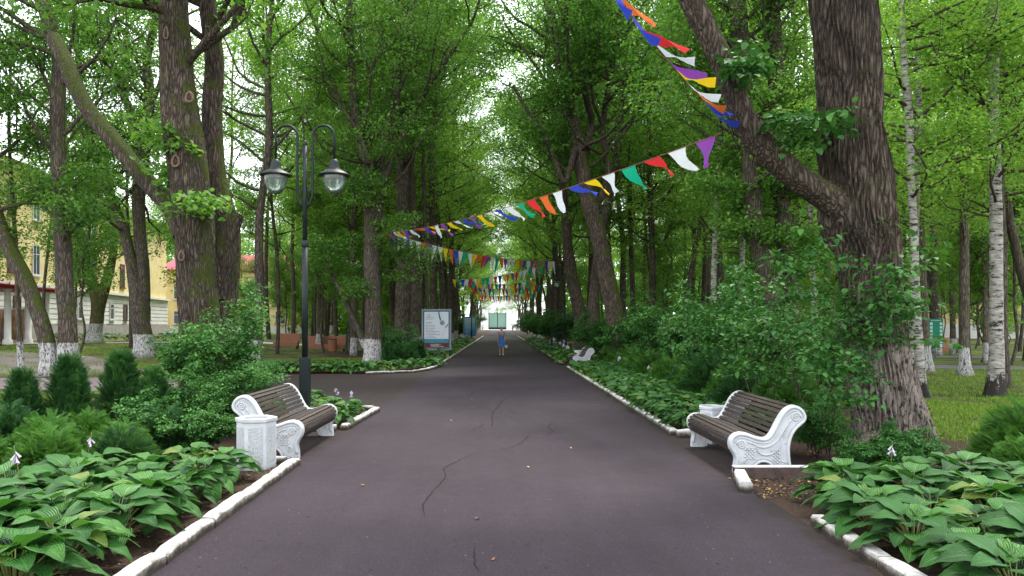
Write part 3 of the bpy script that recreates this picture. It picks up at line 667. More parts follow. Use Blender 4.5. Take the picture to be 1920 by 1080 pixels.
# middle right cluster
hero('leaning_avenue_tree', 'thick crooked tree leaning left over the avenue, forked high up, right of the path', (1168, 30.0),
    [([(1172, 700, 50), (1162, 640, 38), (1150, 580, 34), (1136, 510, 31), (1122, 440, 30), (1104, 380, 28), (1090, 310, 27), (1080, 240, 22), (1062, 180, 16), (1055, 120, 14), (1040, 50, 13), (1020, -20, 12), (1005, -140, 8)], 30.0, dict(segs=20, flare=.18, ridges=12, ramp_=.06)),
     ([(1092, 300, 22), (1108, 230, 14), (1098, 180, 12), (1088, 120, 12), (1082, 40, 11), (1078, -60, 9), (1080, -200, 6)], 30.2, dict(segs=12)),
     ([(1110, 400, 18), (1140, 330, 12), (1130, 240, 12), (1148, 130, 11), (1160, 40, 9), (1172, -80, 7)], 30.4, dict(segs=12)),
     ([(1078, 280, 12), (1060, 340, 9), (1040, 300, 9), (1020, 250, 8), (990, 210, 7), (962, 160, 5)], 29.6, dict(segs=8))],
    BK_BIG, LF, 51, [(0, 7.5, 19, 26, 3.8, .08, {}), (1, 9, 19, 18, 3.4, .07, {}), (2, 8, 18, 18, 3.4, .07, {}), (3, 7, 11, 10, 2.4, .04, {})], fin=dict(per=22, R_=.66, size=.15))
for i, (rows, Y, lab) in enumerate((
    ([(1108, 650, 26), (1112, 580, 22), (1118, 500, 18), (1130, 420, 16), (1150, 340, 13), (1165, 220, 12), (1170, 60, 9), (1175, -120, 7)], 38, 'dark trunk bending right directly behind the thick crooked leaning tree'),
    ([(1092, 650, 30), (1086, 580, 24), (1072, 520, 22), (1064, 450, 18), (1058, 380, 15), (1050, 300, 12), (1036, 200, 10), (1024, 60, 8)], 42, 'dark twin-looking trunk left of the thick crooked leaning tree'),
    ([(1224, 655, 15), (1224, 560, 13), (1222, 440, 12), (1218, 320, 11), (1217, 170, 9), (1214, 20, 7), (1212, -140, 5)], 40, 'straight thin grey trunk under the long bunting, right of the crooked tree'),
    ([(1188, 655, 12), (1186, 540, 10), (1182, 430, 9), (1180, 340, 9), (1172, 200, 8), (1168, 20, 6)], 44, 'straight thin dark trunk between the crooked tree and the thin grey trunk'),
    ([(1275, 650, 10), (1290, 540, 9), (1310, 440, 8), (1322, 340, 7), (1330, 160, 6), (1335, -20, 4)], 36, 'thin trunk leaning right beside the first spotted birch on the right'),
    ([(1298, 650, 9), (1300, 520, 8), (1302, 380, 7), (1300, 200, 6), (1302, 0, 5)], 42, 'very thin upright trunk behind the right leaning sapling'))):
    hero('dark_avenue_tree', lab, (rows[0][0], Y), [(rows, Y, dict(segs=12, flare=.2))], BK_DARK, LFB if i > 1 else LF, 60 + i, [(0, 6, 26, 24, 3.4, .06, {})], fin=dict(per=20, R_=.75, size=.16))
# the giant on the right
h5, T5, p5 = hero('giant_old_tree', 'giant furrowed old tree with a thick mossy limb arching left, behind the right bench', (1668, 10.9),
    [([(1672, 862, 150), (1668, 800, 124), (1656, 740, 116), (1650, 690, 108), (1640, 620, 103), (1632, 540, 100), (1626, 470, 106), (1610, 410, 124), (1606, 340, 116), (1596, 250, 106), (1592, 150, 106), (1582, 50, 108), (1572, -80, 104), (1566, -300, 92), (1560, -560, 70)], 10.9, dict(ridges=46, ramp_=.14, flare=.26, segs=140, step=.05, fh=.35, lobes=5)),
     ([(1610, 440, 70), (1585, 398, 62), (1552, 372, 54), (1505, 342, 50), (1462, 305, 50), (1425, 265, 52), (1392, 215, 46), (1368, 150, 42), (1335, 75, 42), (1300, 10, 42), (1270, -70, 38), (1225, -200, 30)], (10.8, 10.3), dict(ridges=22, ramp_=.05, segs=64, step=.06)),
     ([(1690, 800, 60), (1725, 830, 40), (1760, 852, 30), (1795, 868, 20)], (10.8, 10.2), dict(segs=20, step=.05)),
     ([(1640, 830, 50), (1610, 852, 36), (1580, 872, 22)], (10.6, 10.2), dict(segs=16, step=.05))],
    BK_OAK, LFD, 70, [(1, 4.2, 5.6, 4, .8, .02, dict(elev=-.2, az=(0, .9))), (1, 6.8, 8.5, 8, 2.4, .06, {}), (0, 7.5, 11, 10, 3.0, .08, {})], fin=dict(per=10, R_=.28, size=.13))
for i, (rows, Y, lab) in enumerate((
    ([(1480, 720, 50), (1472, 640, 38), (1452, 560, 34), (1432, 480, 34), (1415, 420, 34), (1410, 340, 32), (1400, 240, 30), (1392, 120, 30), (1384, 20, 30), (1370, -150, 24), (1360, -350, 14)], 21.0, 'thick dark trunk curving up to the left, the left one of the thick pair'),
    ([(1492, 720, 44), (1490, 640, 34), (1482, 560, 31), (1474, 480, 30), (1466, 380, 30), (1460, 260, 30), (1454, 120, 29), (1448, 0, 28), (1440, -200, 20), (1436, -350, 12)], 21.6, 'straighter dark trunk, the right one of the thick pair'))):
    hero('dark_paired_tree', lab, (rows[0][0], Y), [(rows, Y, dict(segs=24, flare=.2, ridges=14, ramp_=.05))], BK_DARK, LF, 72 + i,
         [(0, 5.2, 15, 30, 2.8, .06, {}), (0, 3.0, 6, 8, 1.2, .03, dict(elev=0))], fin=dict(per=20, R_=.55, size=.14))
# right lawn: birches and lindens
RB = [('spotted_birch', [(1734, 750, 22), (1728, 720, 17), (1722, 640, 16), (1717, 540, 15), (1714, 440, 14), (1708, 330, 13), (1704, 220, 14), (1696, 120, 12), (1690, 0, 11), (1686, -200, 7)], 18.3, BIRCH, 'slim white birch right beside the giant old tree, its foot on the lawn'),
      ('spotted_birch', [(1710, 705, 18), (1712, 600, 13), (1718, 400, 12), (1722, 200, 11), (1718, 0, 9), (1716, -200, 6)], 24.0, BIRCH, 'thin birch half hidden directly behind the slim white birch'),
      ('rough_birch', [(1866, 752, 38), (1866, 720, 28), (1869, 640, 23), (1868, 540, 22), (1868, 440, 22), (1866, 330, 21), (1862, 200, 20), (1860, 90, 23), (1858, -40, 20), (1852, -260, 14)], 18.4, BIRCH, 'thick birch with a black cracked foot on the right lawn'),
      ('grey_linden', [(1808, 706, 26), (1807, 660, 17), (1808, 560, 17), (1808, 440, 16), (1808, 330, 16), (1810, 220, 15), (1816, 120, 13), (1822, 0, 11), (1828, -180, 7)], 26.0, BK_LOW, 'smooth grey trunk with a neat white foot at the edge of the side road'),
      ('grey_linden', [(1738, 698, 26), (1735, 650, 18), (1730, 560, 16), (1726, 440, 15), (1722, 320, 14), (1700, 160, 12), (1684, 0, 9)], 28.0, BK_LOW, 'leaning brown trunk with a white foot left of the green sign board'),
      ('brown_tree', [(1886, 735, 28), (1884, 700, 18), (1880, 600, 16), (1880, 480, 15), (1876, 360, 14), (1880, 200, 12), (1884, 0, 9)], 21.0, BK_DARK, 'brown trunk directly behind the thick cracked birch'),
      ('brown_tree', [(1958, 700, 20), (1940, 600, 18), (1908, 480, 16), (1890, 380, 14), (1896, 260, 12), (1888, 120, 9), (1880, -60, 6)], 26.0, BK_DARK, 'brown trunk leaning in from the right edge of the lawn'),
      ('spotted_birch', [(1340, 660, 11), (1338, 560, 11), (1340, 460, 10), (1346, 340, 10), (1352, 220, 9), (1354, 60, 7)], 30.0, BIRCH, 'birch seen below the end of the long bunting, left of the pair of dark trunks'),
      ('spotted_birch', [(1386, 668, 11), (1390, 560, 11), (1392, 480, 10), (1394, 340, 9), (1390, 120, 7)], 33.0, BIRCH, 'birch between the bunting end and the pair of dark trunks'),
      ('spotted_birch', [(1530, 690, 12), (1528, 600, 12), (1522, 480, 10), (1518, 340, 9), (1512, 160, 8), (1510, 0, 6)], 27.0, BIRCH, 'thin birch seen between the pair of dark trunks and the giant tree'),
      ('brown_tree', [(1850, 680, 12), (1848, 600, 9), (1846, 460, 9), (1846, 300, 8), (1840, 120, 7)], 34.0, BK_LOW, 'thin trunk with a white foot beyond the side road'),
      ('brown_tree', [(1788, 664, 12), (1786, 600, 9), (1782, 480, 8), (1786, 300, 8), (1790, 100, 6)], 44.0, BK_LOW, 'thin far trunk with a white foot behind the orange-brown bench on the right')]
for i, (nm, rows, Y, bk, lab) in enumerate(RB):
    hero(nm, lab, (rows[0][0], Y), [(rows, Y, dict(segs=18 if Y < 22 else 10, flare=.22, ridges=10 if bk is BIRCH else 14, ramp_=.04))], bk, LFB, 80 + i,
         [(0, 4.5, 18, 24 if Y < 30 else 26, 2.6, .04, dict(elev=.15))], fin=dict(per=19, R_=.55, size=.12))
# ------------------------------------------------------------------ shrubs
def shrub(seed, h=2.4, n=12, leafm=None, spread=.5, per=14, R_=.3, size=.11, name='leafy_shrub', lo=.25, kids=4):
    T = Tree(seed); rg = T.rg
    for i in range(n):
        a = rg.rand() * 6.28; e = rg.uniform(.2, 1) * spread
        T.branch((rg.normal(0, .08), rg.normal(0, .08), -.05), (math.cos(a) * e, math.sin(a) * e, 1), h * rg.uniform(.7, 1.1), .018, 2, up=.04, wob=.10, kids=kids, spread=1.1)
    root = empty(name); T.finish(root, BK_DARK, leafm or LFD, per=per, R_=R_, size=size, flat=.16, zmin=lo); root['_n'] = 0; return root
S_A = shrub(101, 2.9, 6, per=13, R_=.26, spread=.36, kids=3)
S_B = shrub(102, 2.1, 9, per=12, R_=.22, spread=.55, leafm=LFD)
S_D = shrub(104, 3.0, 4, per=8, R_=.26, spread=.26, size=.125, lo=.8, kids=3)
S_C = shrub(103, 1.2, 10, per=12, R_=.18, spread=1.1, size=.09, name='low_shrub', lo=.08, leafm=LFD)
def pS(pr, x, y, rz, s, lab, grp=None): return put(pr, x, y, rz, s, lab, 'shrub', grp)
pS(S_A, -4.75, 13.0, .3, .64, 'broad dark green shrub at the foot of the old double linden')
pS(S_A, -5.35, 13.3, 1.3, .52, 'tall leafy shrub left of the old double linden')
pS(S_A, -4.1, 12.7, 2.3, .42, 'leafy shrub between the lamp post and the old linden')
pS(S_B, -4.3, 11.9, 4.3, .40, 'low leafy shrub right behind the left bench')
pS(S_C, -3.9, 10.4, 1.0, .42, 'small low shrub beside the white hexagonal bin behind the bench')
pS(S_C, -5.0, 11.2, 2.0, .5, 'small low shrub left of the bench shrub')
pS(S_D, 4.30, 10.6, .2, .78, 'open twiggy leafy shrub right behind the right bench')
pS(S_D, 4.15, 9.7, 2.2, .60, 'open leafy shrub hanging in front of the giant trunk')
pS(S_D, 4.3, 12.8, 3.9, .68, 'tall leafy shrub just behind the one at the right bench')
pS(S_B, 4.05, 9.9, 1.2, .26, 'low shrub touching the back of the right bench')
pS(S_C, 4.5, 8.7, .4, .30, 'small shrub in front of the giant trunk beside the right hosta bed')
pS(S_C, 4.8, 9.2, 1.9, .36, 'small shrub at the root of the giant tree')
pS(S_C, 4.1, 8.9, 2.9, .26, 'small shrub on the bare soil by the dark side of the kerb')
for i, (x, y, s) in enumerate(((5.6, 15.0, .7), (5.7, 17.2, .85), (6.6, 15.8, .8), (5.7, 19.6, .95), (5.4, 22.5, .95), (6.6, 21.6, .95), (5.3, 26.0, .9), (5.5, 29.5, .95), (7.6, 19.0, .8), (6.9, 25, .95))):
    pS((S_B, S_A)[i % 3 == 0], x, y, i * 1.7, s * .85, 'bright leafy shrub in the long row behind the right hosta bed', 'shrubs in the row behind the right hosta bed')
for i, (x, y, s) in enumerate(((-4.6, 35, .6), (-4.6, 44, .7), (-5.2, 50, .9), (-5.4, 60, .8), (-5.8, 70, .9), (-6.2, 80, 1.0), (5.9, 42, .8), (5.0, 60, 1.0), (4.9, 68, 1.1), (4.9, 80, 1.1), (5.0, 95, 1.2), (-4.8, 95, 1.1), (4.8, 36, .8), (-4.6, 115, 1.2), (4.6, 115, 1.2))):
    pS(S_B, x, y, i * 1.3, s, 'distant rounded shrub beside the far part of the path', 'shrubs beside the far part of the path')
# feathery conifers: fronds
def frond():
    V = []; Q = []
    for k in range(9):
        t = .12 + k * .1; ln = .34 * (1 - (t - .35) ** 2 * 1.3)
        for s in (-1, 1):
            b = len(V); V += [(0, t, 0), (s * ln * .5, t + .09 + ln * .14, .012), (s * ln, t + .18 + ln * .2, -.03), (s * ln * .45, t + .02 + ln * .1, .0)]
            Q.append((b, b + 1, b + 2, b + 3) if s > 0 else (b, b + 3, b + 2, b + 1))
    b = len(V); V += [(-.02, 0, 0), (.02, 0, 0), (.012, 1.1, -.05), (-.012, 1.1, -.05)]; Q.append((b, b + 1, b + 2, b + 3))
    return np.array(V), np.array(Q)
FRV, FRF = frond()
def conifer(seed, name, h, r, n, cone=True, leafm=YEW, fs=.16):
    rg = np.random.RandomState(seed); root = empty(name)
    if cone:
        u = rg.rand(n) ** .8; z = u * h * .97; a = rg.rand(n) * 6.28; rr = r * (1 - (z / h)) ** .75 * np.sqrt(rg.uniform(.25, 1.05, n)) * (1 + .15 * np.sin(3 * a + 5 * z)) + .02
        C = np.stack([np.cos(a) * rr * .85, np.sin(a) * rr * .85, z * .96], 1)
        D = np.stack([np.cos(a), np.sin(a), rg.uniform(.1, 1.5, n) + u], 1) + rg.normal(0, .4, (n, 3))
    else:
        a = rg.rand(n) * 6.28; q = np.sqrt(rg.rand(n)); C = np.stack([np.cos(a) * q * r, np.sin(a) * q * r, h * (1 - q ** 2.2) * rg.uniform(.35, 1, n) ** .6 * (1 + .2 * np.sin(4 * a + 3 * q)) + .05], 1)
        D = np.stack([np.cos(a) * (.4 + q), np.sin(a) * (.4 + q), rg.uniform(.15, .9, n)], 1) + rg.normal(0, .35, (n, 3))
    Nn = np.array([0, 0, 1.0]) + rg.normal(0, .5, (n, 3)); S = fs * rg.uniform(.6, 1.3, n)
    V, Q, r_, _ = place(FRV, FRF, C, D, Nn, S, rnd=rg.rand(n))
    obj('foliage', fast_mesh('foliage', V, Q, False, r_), leafm, root)
    T = Tree(seed)
    T.stem([(0, 0, -.05, .03), (0, 0, h * .5, .02), (.01, 0, h * .93, .006)], 6, .2)
    if not cone:
        for k in range(8): T.branch((0, 0, 0), (math.cos(k), math.sin(k), .7), r * .9, .012, 0)
    obj('stem', fast_mesh('stem', np.concatenate(T.V), np.concatenate(T.Q)), BK_DARK, root); root['_n'] = 0; return root
C_T = conifer(201, 'young_thuja', 1.2, .40, 1300, True, YEWD, .15)
C_Y = conifer(202, 'feathery_yew', .85, .75, 1700, False, YEWL, .20)
C_Z = conifer(203, 'dark_yew', 1.0, .8, 1700, False, YEW, .20)
for (px, Y, s, lab) in ((130, 11.0, 1.02, 'cone-shaped young thuja second from the left edge, tallest of the small ones'), (42, 10.6, .88, 'cone-shaped young thuja at the left edge of the picture'),
                   (228, 11.9, 1.05, 'cone-shaped young thuja third from the left, beside the leafy shrub'), (288, 11.8, .85, 'stubby young thuja against the leafy shrub'), (330, 11.4, .62, 'smallest young thuja in front of the leafy shrub')):
    put(C_T, (px - CX) * Y / F_, Y, px, s, lab, 'conifer', 'young thujas on the left')
rg = np.random.RandomState(8)
for i, (x, y, s) in enumerate(((-6.3, 9.9, .9), (-5.5, 9.4, .95), (-4.7, 9.6, .8), (-6.9, 9.0, 1.0), (-6.0, 8.7, .95), (-5.1, 8.7, .85), (-4.4, 9.0, .7), (-6.4, 7.9, .8), (-5.6, 7.9, .8), (-7.0, 10.8, .9), (-5.7, 10.7, .8), (-7.3, 8.1, .9), (-4.5, 10.5, .8))):
    put(C_Y if i % 3 else C_Z, x, y, rg.rand() * 6, s * .62, 'feathery low yew bush in the bed between the left hostas and the thujas', 'yew bush', 'yew bushes in the near left bed')
for i, (x, y, s) in enumerate(((6.6, 9.6, .75), (7.2, 9.0, .75), (5.7, 8.3, .5), (6.3, 8.6, .6), (7.5, 10.0, .8))):
    put(C_Y, x, y, rg.rand() * 6, s, 'feathery low yew bush behind the right front hostas, right of the giant tree', 'yew bush', 'yew bushes at the right edge')
for i in range(26):
    y = 12.8 + i * .78; x = 4.85 + .3 * math.sin(i * 2.3)
    put((C_Y, C_Y, C_Z)[i % 3], x, y, rg.rand() * 6, rg.uniform(.7, .92), 'feathery green yew bush in the hedge behind the right hosta strip', 'yew bush', 'yew bushes behind the right hosta strip')
for i, (x, y) in enumerate(((-4.55, 31.6), (-4.1, 32.4), (-3.75, 33.2), (-4.6, 34.4), (-3.6, 34.9), (-4.2, 36.0), (-4.9, 35.6))):
    put((C_T, C_Z)[i % 2], x, y, i, .82, 'dark young conifer in the bed around the large poster stand', 'conifer', 'conifers around the large poster stand')
# ------------------------------------------------------------------ hostas
def hosta_leaf(n=9, mrows=5):
    V = []; U = []; Q = []
    for i in range(n):
        t = i / (n - 1); wv = .36 * (math.sin(math.pi * min(1, t * .98 + .02) ** .62)) ** .85 if t < 1 else 0.0
        if i == 0: wv = .05
        for j in range(mrows):
            s = (j / (mrows - 1) - .5) * 2
            V.append((s * wv, t - .06 * abs(s) * (t < .2), .30 * t - .62 * t * t + .16 * abs(s) * wv / .36 * (1 - t) + .025 * math.sin(t * 16 + 2 * s) * abs(s)))
            U.append((s * .5 + .5, t))
    for i in range(n - 1):
        for j in range(mrows - 1): Q.append((i * mrows + j, i * mrows + j + 1, (i + 1) * mrows + j + 1, (i + 1) * mrows + j))
    return np.array(V), np.array(Q), np.array(U)
HV, HF, HU = hosta_leaf(); HV2, HF2, HU2 = hosta_leaf(6, 3)
def bloom(h, seed, root, x=0, y=0):
    rg = np.random.RandomState(seed); mb = MB(); lx, ly = rg.normal(0, .07, 2); pts = [(x + lx * t, y + ly * t, h * t) for t in np.linspace(0, 1, 6)]
    mb.tube(pts, [.006, .005, .005, .004, .003, .002], 5); o = mb.build('flower_stalk', STK, root, True)
    f = MB()
    for k in range(rg.randint(6, 10)):
        t = rg.uniform(.80, .97); a = rg.rand() * 6.28; p = np.array([x + lx * t, y + ly * t, h * t]); d = nrm(np.array([math.cos(a), math.sin(a), -1.3])); 
        pts = [p, p + d * .02, p + d * .04, p + d * .058]; f.tube(pts, [.002, .006, .008, .012], 6, cap=False)
    f.build('blossom', FLW, o, True)
def hosta(seed, nl=26, size=.24, h=.30, spread=.34, hi=True, flowers=0, name='hosta_plant', fh=.62):
    rg = np.random.RandomState(seed); root = empty(name)
    a = np.linspace(0, 6.28 * 3.3, nl) + rg.normal(0, .25, nl); lay = np.linspace(1, .1, nl)
    q = spread * (.30 + .70 * lay) * rg.uniform(.75, 1.1, nl); z = h * (1.12 - .62 * lay ** 1.5) * rg.uniform(.85, 1.1, nl)
    C = np.stack([np.cos(a) * q * .62, np.sin(a) * q * .62, z], 1); el = .55 - .75 * lay + rg.normal(0, .12, nl)
    D = np.stack([np.cos(a), np.sin(a), el], 1); Nn = np.stack([np.cos(a) * .2, np.sin(a) * .2, np.ones(nl)], 1) + rg.normal(0, .2, (nl, 3))
    S = size * rg.uniform(.72, 1.15, nl); S3 = np.stack([S * rg.uniform(.95, 1.2, nl), S, S * rg.uniform(.7, 1.2, nl)], 1)
    tv, tf, tu = (HV, HF, HU) if hi else (HV2, HF2, HU2)
    V, Q, r, uv = place(tv, tf, C, D, Nn, S3, tu, rg.rand(nl))
    obj('foliage', fast_mesh('foliage', V, Q, True, r, uv), HOS, root)
    if hi:
        mb = MB()
        for k in range(nl):
            c = C[k]; mb.tube([(c[0] * .08, c[1] * .08, 0), (c[0] * .55, c[1] * .55, c[2] * .75), tuple(c)], [.006, .005, .004], 4, cap=False)
        mb.build('leaf_stalks' if False else 'stem', STK, root, True)
    for k in range(flowers): bloom(fh * rg.uniform(.85, 1.1), seed + k, root, rg.normal(0, .06), rg.normal(0, .06))
    root['_n'] = 0; return root
HA = hosta(301, 38, .26, .31, .42); HB = hosta(302, 34, .24, .29, .40); HFl = hosta(303, 36, .25, .30, .40, flowers=1, fh=.66)
HS = hosta(304, 20, .20, .22, .30, hi=False); HSF = hosta(305, 20, .21, .23, .30, hi=False, flowers=2, fh=.5)
def pH(pr, x, y, s, lab, grp, z=None): return put(pr, x, y, rg.rand() * 6.28, s, lab, 'hosta', grp, z)
near_left = [(-2.95, 4.7), (-3.5, 4.9), (-4.1, 4.8), (-3.0, 5.3), (-3.65, 5.5), (-4.3, 5.4), (-2.95, 5.95), (-3.5, 6.1), (-4.15, 6.1), (-4.8, 6.0), (-2.98, 6.6), (-3.6, 6.75), (-4.3, 6.75), (-5.0, 6.6), (-2.98, 7.2), (-3.5, 7.4), (-4.1, 7.4), (-3.0, 7.8), (-3.6, 8.0), (-4.2, 8.0), (-3.0, 8.4), (-3.5, 8.7), (-4.4, 4.2), (-5.0, 5.1), (-3.4, 4.2)]
lf = {(-4.8, 6.0), (-4.3, 6.75), (-4.2, 8.0), (-3.6, 5.5)}
for i, (x, y) in enumerate(near_left):
    pr = HFl if i in (5, 9, 12, 13, 19) else (HA, HB)[i % 2]
    pH(pr, x, y, (1.05 if y < 7 else .9) * rg.uniform(.9, 1.1), 'flowering hosta with a pale lilac bloom in the near left bed' if pr is HFl else 'large-leaved green hosta behind the near left kerb', 'flowering hostas in the near left bed' if pr is HFl else 'hostas behind the near left kerb')
near_right = [(3.05, 5.0), (3.6, 5.1), (4.2, 5.0), (3.0, 5.6), (3.6, 5.7), (4.2, 5.75), (4.8, 5.6), (3.0, 6.2), (3.55, 6.35), (4.1, 6.4), (4.7, 6.35), (5.3, 6.3), (3.1, 6.8), (3.7, 6.95), (4.3, 7.0), (5.0, 7.0), (5.6, 6.9), (3.25, 7.3), (3.9, 7.5), (4.5, 7.55), (5.2, 7.5), (3.0, 4.5), (3.7, 4.5)]
for i, (x, y) in enumerate(near_right):
    pr = HFl if i in (10, 11, 15, 18) else (HB, HA)[i % 2]
    pH(pr, x, y, rg.uniform(.88, 1.05), 'flowering hosta with a pale lilac bloom in the near right bed' if pr is HFl else 'large-leaved green hosta in the near right bed', 'flowering hostas in the near right bed' if pr is HFl else 'hostas in the near right bed')
for i, (x, y) in enumerate(((-2.75, 12.9), (-3.25, 13.1), (-2.8, 13.5), (-3.35, 13.8), (-2.75, 14.1), (-3.2, 14.5), (-2.8, 14.8), (-3.6, 15.1), (-3.3, 15.4), (-3.9, 14.4), (-4.3, 15.6), (-3.9, 16.2))):
    pH(HB if i not in (6, 8, 9) else HSF, x, y, .85, 'green hosta in the small bed beyond the left bench', 'hostas in the small bed beyond the left bench')
k = 0
for y in np.arange(12.1, 30.6, .58):
    for j, x in enumerate((2.95, 3.40, 3.85, 4.25)):
        k += 1
        pr = HB if y < 17 else (HSF if (j == 3 and k % 9 == 0) else HS); sc = (.88 if y < 17 else 1.15)
        pH(pr, x + rg.uniform(-.06, .06), y + rg.uniform(-.1, .1), sc * rg.uniform(.9, 1.1), 'glossy green hosta in the long strip along the right kerb', 'hostas in the long strip along the right kerb')
for i in range(44):
    t = i / 43; x = -9.6 + t * 7.0 + rg.uniform(-.1, .1); y = 27.2 + max(0, (x + 4.6)) * 1.9 + (i % 3) * .5
    pH(HS, x, y, 1.35 * rg.uniform(.9, 1.1), 'green hosta in the bed around the whitewashed avenue tree', 'hostas in the bed around the whitewashed avenue tree')
for y in np.arange(33.5, 78, 1.25):
    for sx in (-1, 1):
        if sx < 0 and y < 36.5: continue
        for o in (0, .7):
            pH(HSF if rg.rand() < .04 else HS, sx * (3.0 + o) + rg.uniform(-.1, .1), y + rg.uniform(-.2, .2), 1.7, 'small-looking far hosta along the %s kerb beyond the poster stand' % ('left' if sx < 0 else 'right'), 'far hostas along the %s kerb' % ('left' if sx < 0 else 'right'))
for i in range(12):
    pH(HS, -30.5 + i * .9, 52.6 + .45 * i, 2.0, 'hosta in the bed at the foot of the yellow building', 'hostas at the foot of the yellow building')
# ------------------------------------------------------------------ grass on the lawns
def grass(name, boxes, n, hgt, seed):
    rg = np.random.RandomState(seed); X = []
    for (x0, x1, y0, y1, wt) in boxes:
        k = int(n * wt); X.append(np.stack([rg.uniform(x0, x1, k), rg.uniform(y0, y1, k)], 1))
    X = np.concatenate(X)
    cl = np.sin(X[:, 0] * 1.7 + np.sin(X[:, 1] * 1.1) * 1.3) + np.sin(X[:, 1] * 1.3 + X[:, 0] * .6) ; X = X[cl + .8 * np.sin(X[:, 0] * 4.1 + X[:, 1] * 3.3) + rg.normal(0, .45, len(X)) > -.55]
    z = np.array([ground(a, b) for a, b in X]); k = len(X); a = rg.rand(k) * 6.28; h = hgt * rg.uniform(.5, 1.2, k); wd = .006 + .004 * rg.rand(k)
    c = np.stack([X[:, 0], X[:, 1], z], 1); s = np.stack([np.cos(a) * wd, np.sin(a) * wd, 0 * a], 1); l = np.stack([rg.normal(0, .4, k) * h, rg.normal(0, .4, k) * h, h], 1)
    V = np.stack([c - s * 1.6, c + s * 1.6, c + l], 1).reshape(-1, 3); Fq = np.arange(k * 3).reshape(-1, 3)
    tag(obj(name, fast_mesh(name, V, Fq, False, np.repeat(rg.rand(k), 3)), GRS), 'short patchy green grass of the lawns on both sides of the avenue', 'grass', kind='stuff')
grass('grass', [(6.2, 12, 8.5, 18, .30), (6.2, 24, 14, 30, .40), (-24, -6.5, 14, 20, .22), (-30, -11, 25.5, 34, .16), (-36, -14, 36, 47, .2), (-9.5, -5, 28.5, 40, .16)], 110000, .07, 3)
# ------------------------------------------------------------------ benches
PROF = [(540, 868), (545, 790), (553, 720), (535, 675), (506, 630), (496, 585), (500, 540), (522, 503), (562, 476), (615, 468), (675, 478), (735, 500), (790, 517), (835, 520), (865, 508), (890, 480), (918, 430), (955, 358), (998, 285), (1045, 235), (1105, 208), (1165, 218), (1215, 258), (1240, 315), (1228, 365), (1185, 405), (1135, 455), (1100, 520), (1083, 590), (1080, 660), (1088, 750), (1112, 868), (960, 868), (950, 820), (915, 775), (870, 750), (825, 743), (780, 752), (738, 785), (708, 828), (698, 868)]
PS = .001187
def pf(q): return ((q[0] - 540) * PS, (868 - q[1]) * PS)
def bench_side(y, th, root):
    poly = [pf(q) for q in PROF]; pp = crom([(a, 0, b) for a, b in poly[:32]], .02)[:, [0, 2]]; arch = crom([(a, 0, b) for a, b in poly[32:]], .02)[:, [0, 2]]
    outl = [tuple(q) for q in pp] + [tuple(q) for q in arch]
    mb = MB(); mb.prism(outl, y - th / 2, y + th / 2)
    side = mb.build('side_panel', WHITE, root, bevel=.008)
    orn = MB()
    for s in (-1, 1):
        yy = y + s * (th / 2 + .002)
        ctr = np.array([.30, .36]); rim = [(a + (ctr[0] - a) * .035, b + (ctr[1] - b) * .03) for a, b in pp]
        t = nrm(np.gradient(np.array(pp), axis=0)); nn = np.stack([t[:, 1], -t[:, 0]], 1)
        rim = np.array(pp) + nn * .022; orn.tube([(a, yy, b) for a, b in rim[3:-3]], .019, 6)
        rim = np.array(pp) + nn * .060; orn.tube([(a, yy, b) for a, b in rim[16:-16]], .009, 5)
        def spiral(cx, cz, r, turns, a0, d, rad=.009):
            P_ = [(cx + r * (1 - k / 30 * .85) * math.cos(a0 + d * turns * 6.283 * k / 30), yy, cz + r * (1 - k / 30 * .85) * math.sin(a0 + d * turns * 6.283 * k / 30)) for k in range(31)]
            orn.tube(P_, rad, 5)
        c1 = pf((612, 585)); spiral(*c1, .052, 1.8, 3.1, -1, .011)
        c2 = pf((1137, 322)); spiral(*c2, .055, 1.8, 0, 1, .011)
        spiral(*pf((640, 765)), .036, 1.3, 1.0, 1); spiral(*pf((1015, 780)), .036, 1.3, 2.0, -1)
        for k in range(5): orn.tube([(c1[0] + .035 + .014 * k, yy, c1[1] - .062 - .004 * k), (c1[0] + .045 + .012 * k, yy, c1[1] - .035)], .005, 4)
        a = [(pf((825, 868))[0] + .135 * math.cos(q), yy, .145 * math.sin(q) + .0) for q in np.linspace(.1, 3.04, 18)]; orn.tube(a, .014, 5)
        a = [(pf((825, 868))[0] + .165 * math.cos(q), yy, .18 * math.sin(q) + .0) for q in np.linspace(.3, 2.84, 18)]; orn.tube(a, .006, 5)
        for rows in ([(675, 560), (750, 590), (780, 660), (850, 685), (930, 660), (985, 590), (1000, 520)], [(760, 600), (830, 612), (900, 590), (960, 540), (1010, 460), (1060, 380), (1090, 345)]):
            orn.tube(crom([(pf(q)[0], yy, pf(q)[1]) for q in rows], .02), .012, 5)
        for (x0, x1, z0, z1, f) in ((650, 745, 600, 735, lambda x, z: z - 600 > (x - 650) * .0 and (x - 650) + (z - 600) < 215), (905, 990, 640, 770, lambda x, z: (x - 905) > (z - 640) * .2 - 5)):
            for i, X in enumerate(range(x0, x1, 17)):
                for j, Z in enumerate(range(z0, z1, 17)):
                    if f(X, Z) and (i + j) % 2 == 0:
                        p = pf((X, Z)); orn.box((p[0], yy, p[1]), (.016, .022, .016), M=Matrix.Rotation(R(45), 3, 'Y'))
        for k in range(8):
            p = pf((1060 - k * 7, 372 + k * 20)); orn.box((p[0], yy, p[1]), (.020, .022, .011), M=Matrix.Rotation(R(35), 3, 'Y'))
    orn.build('ornament', WHITE, side, True)
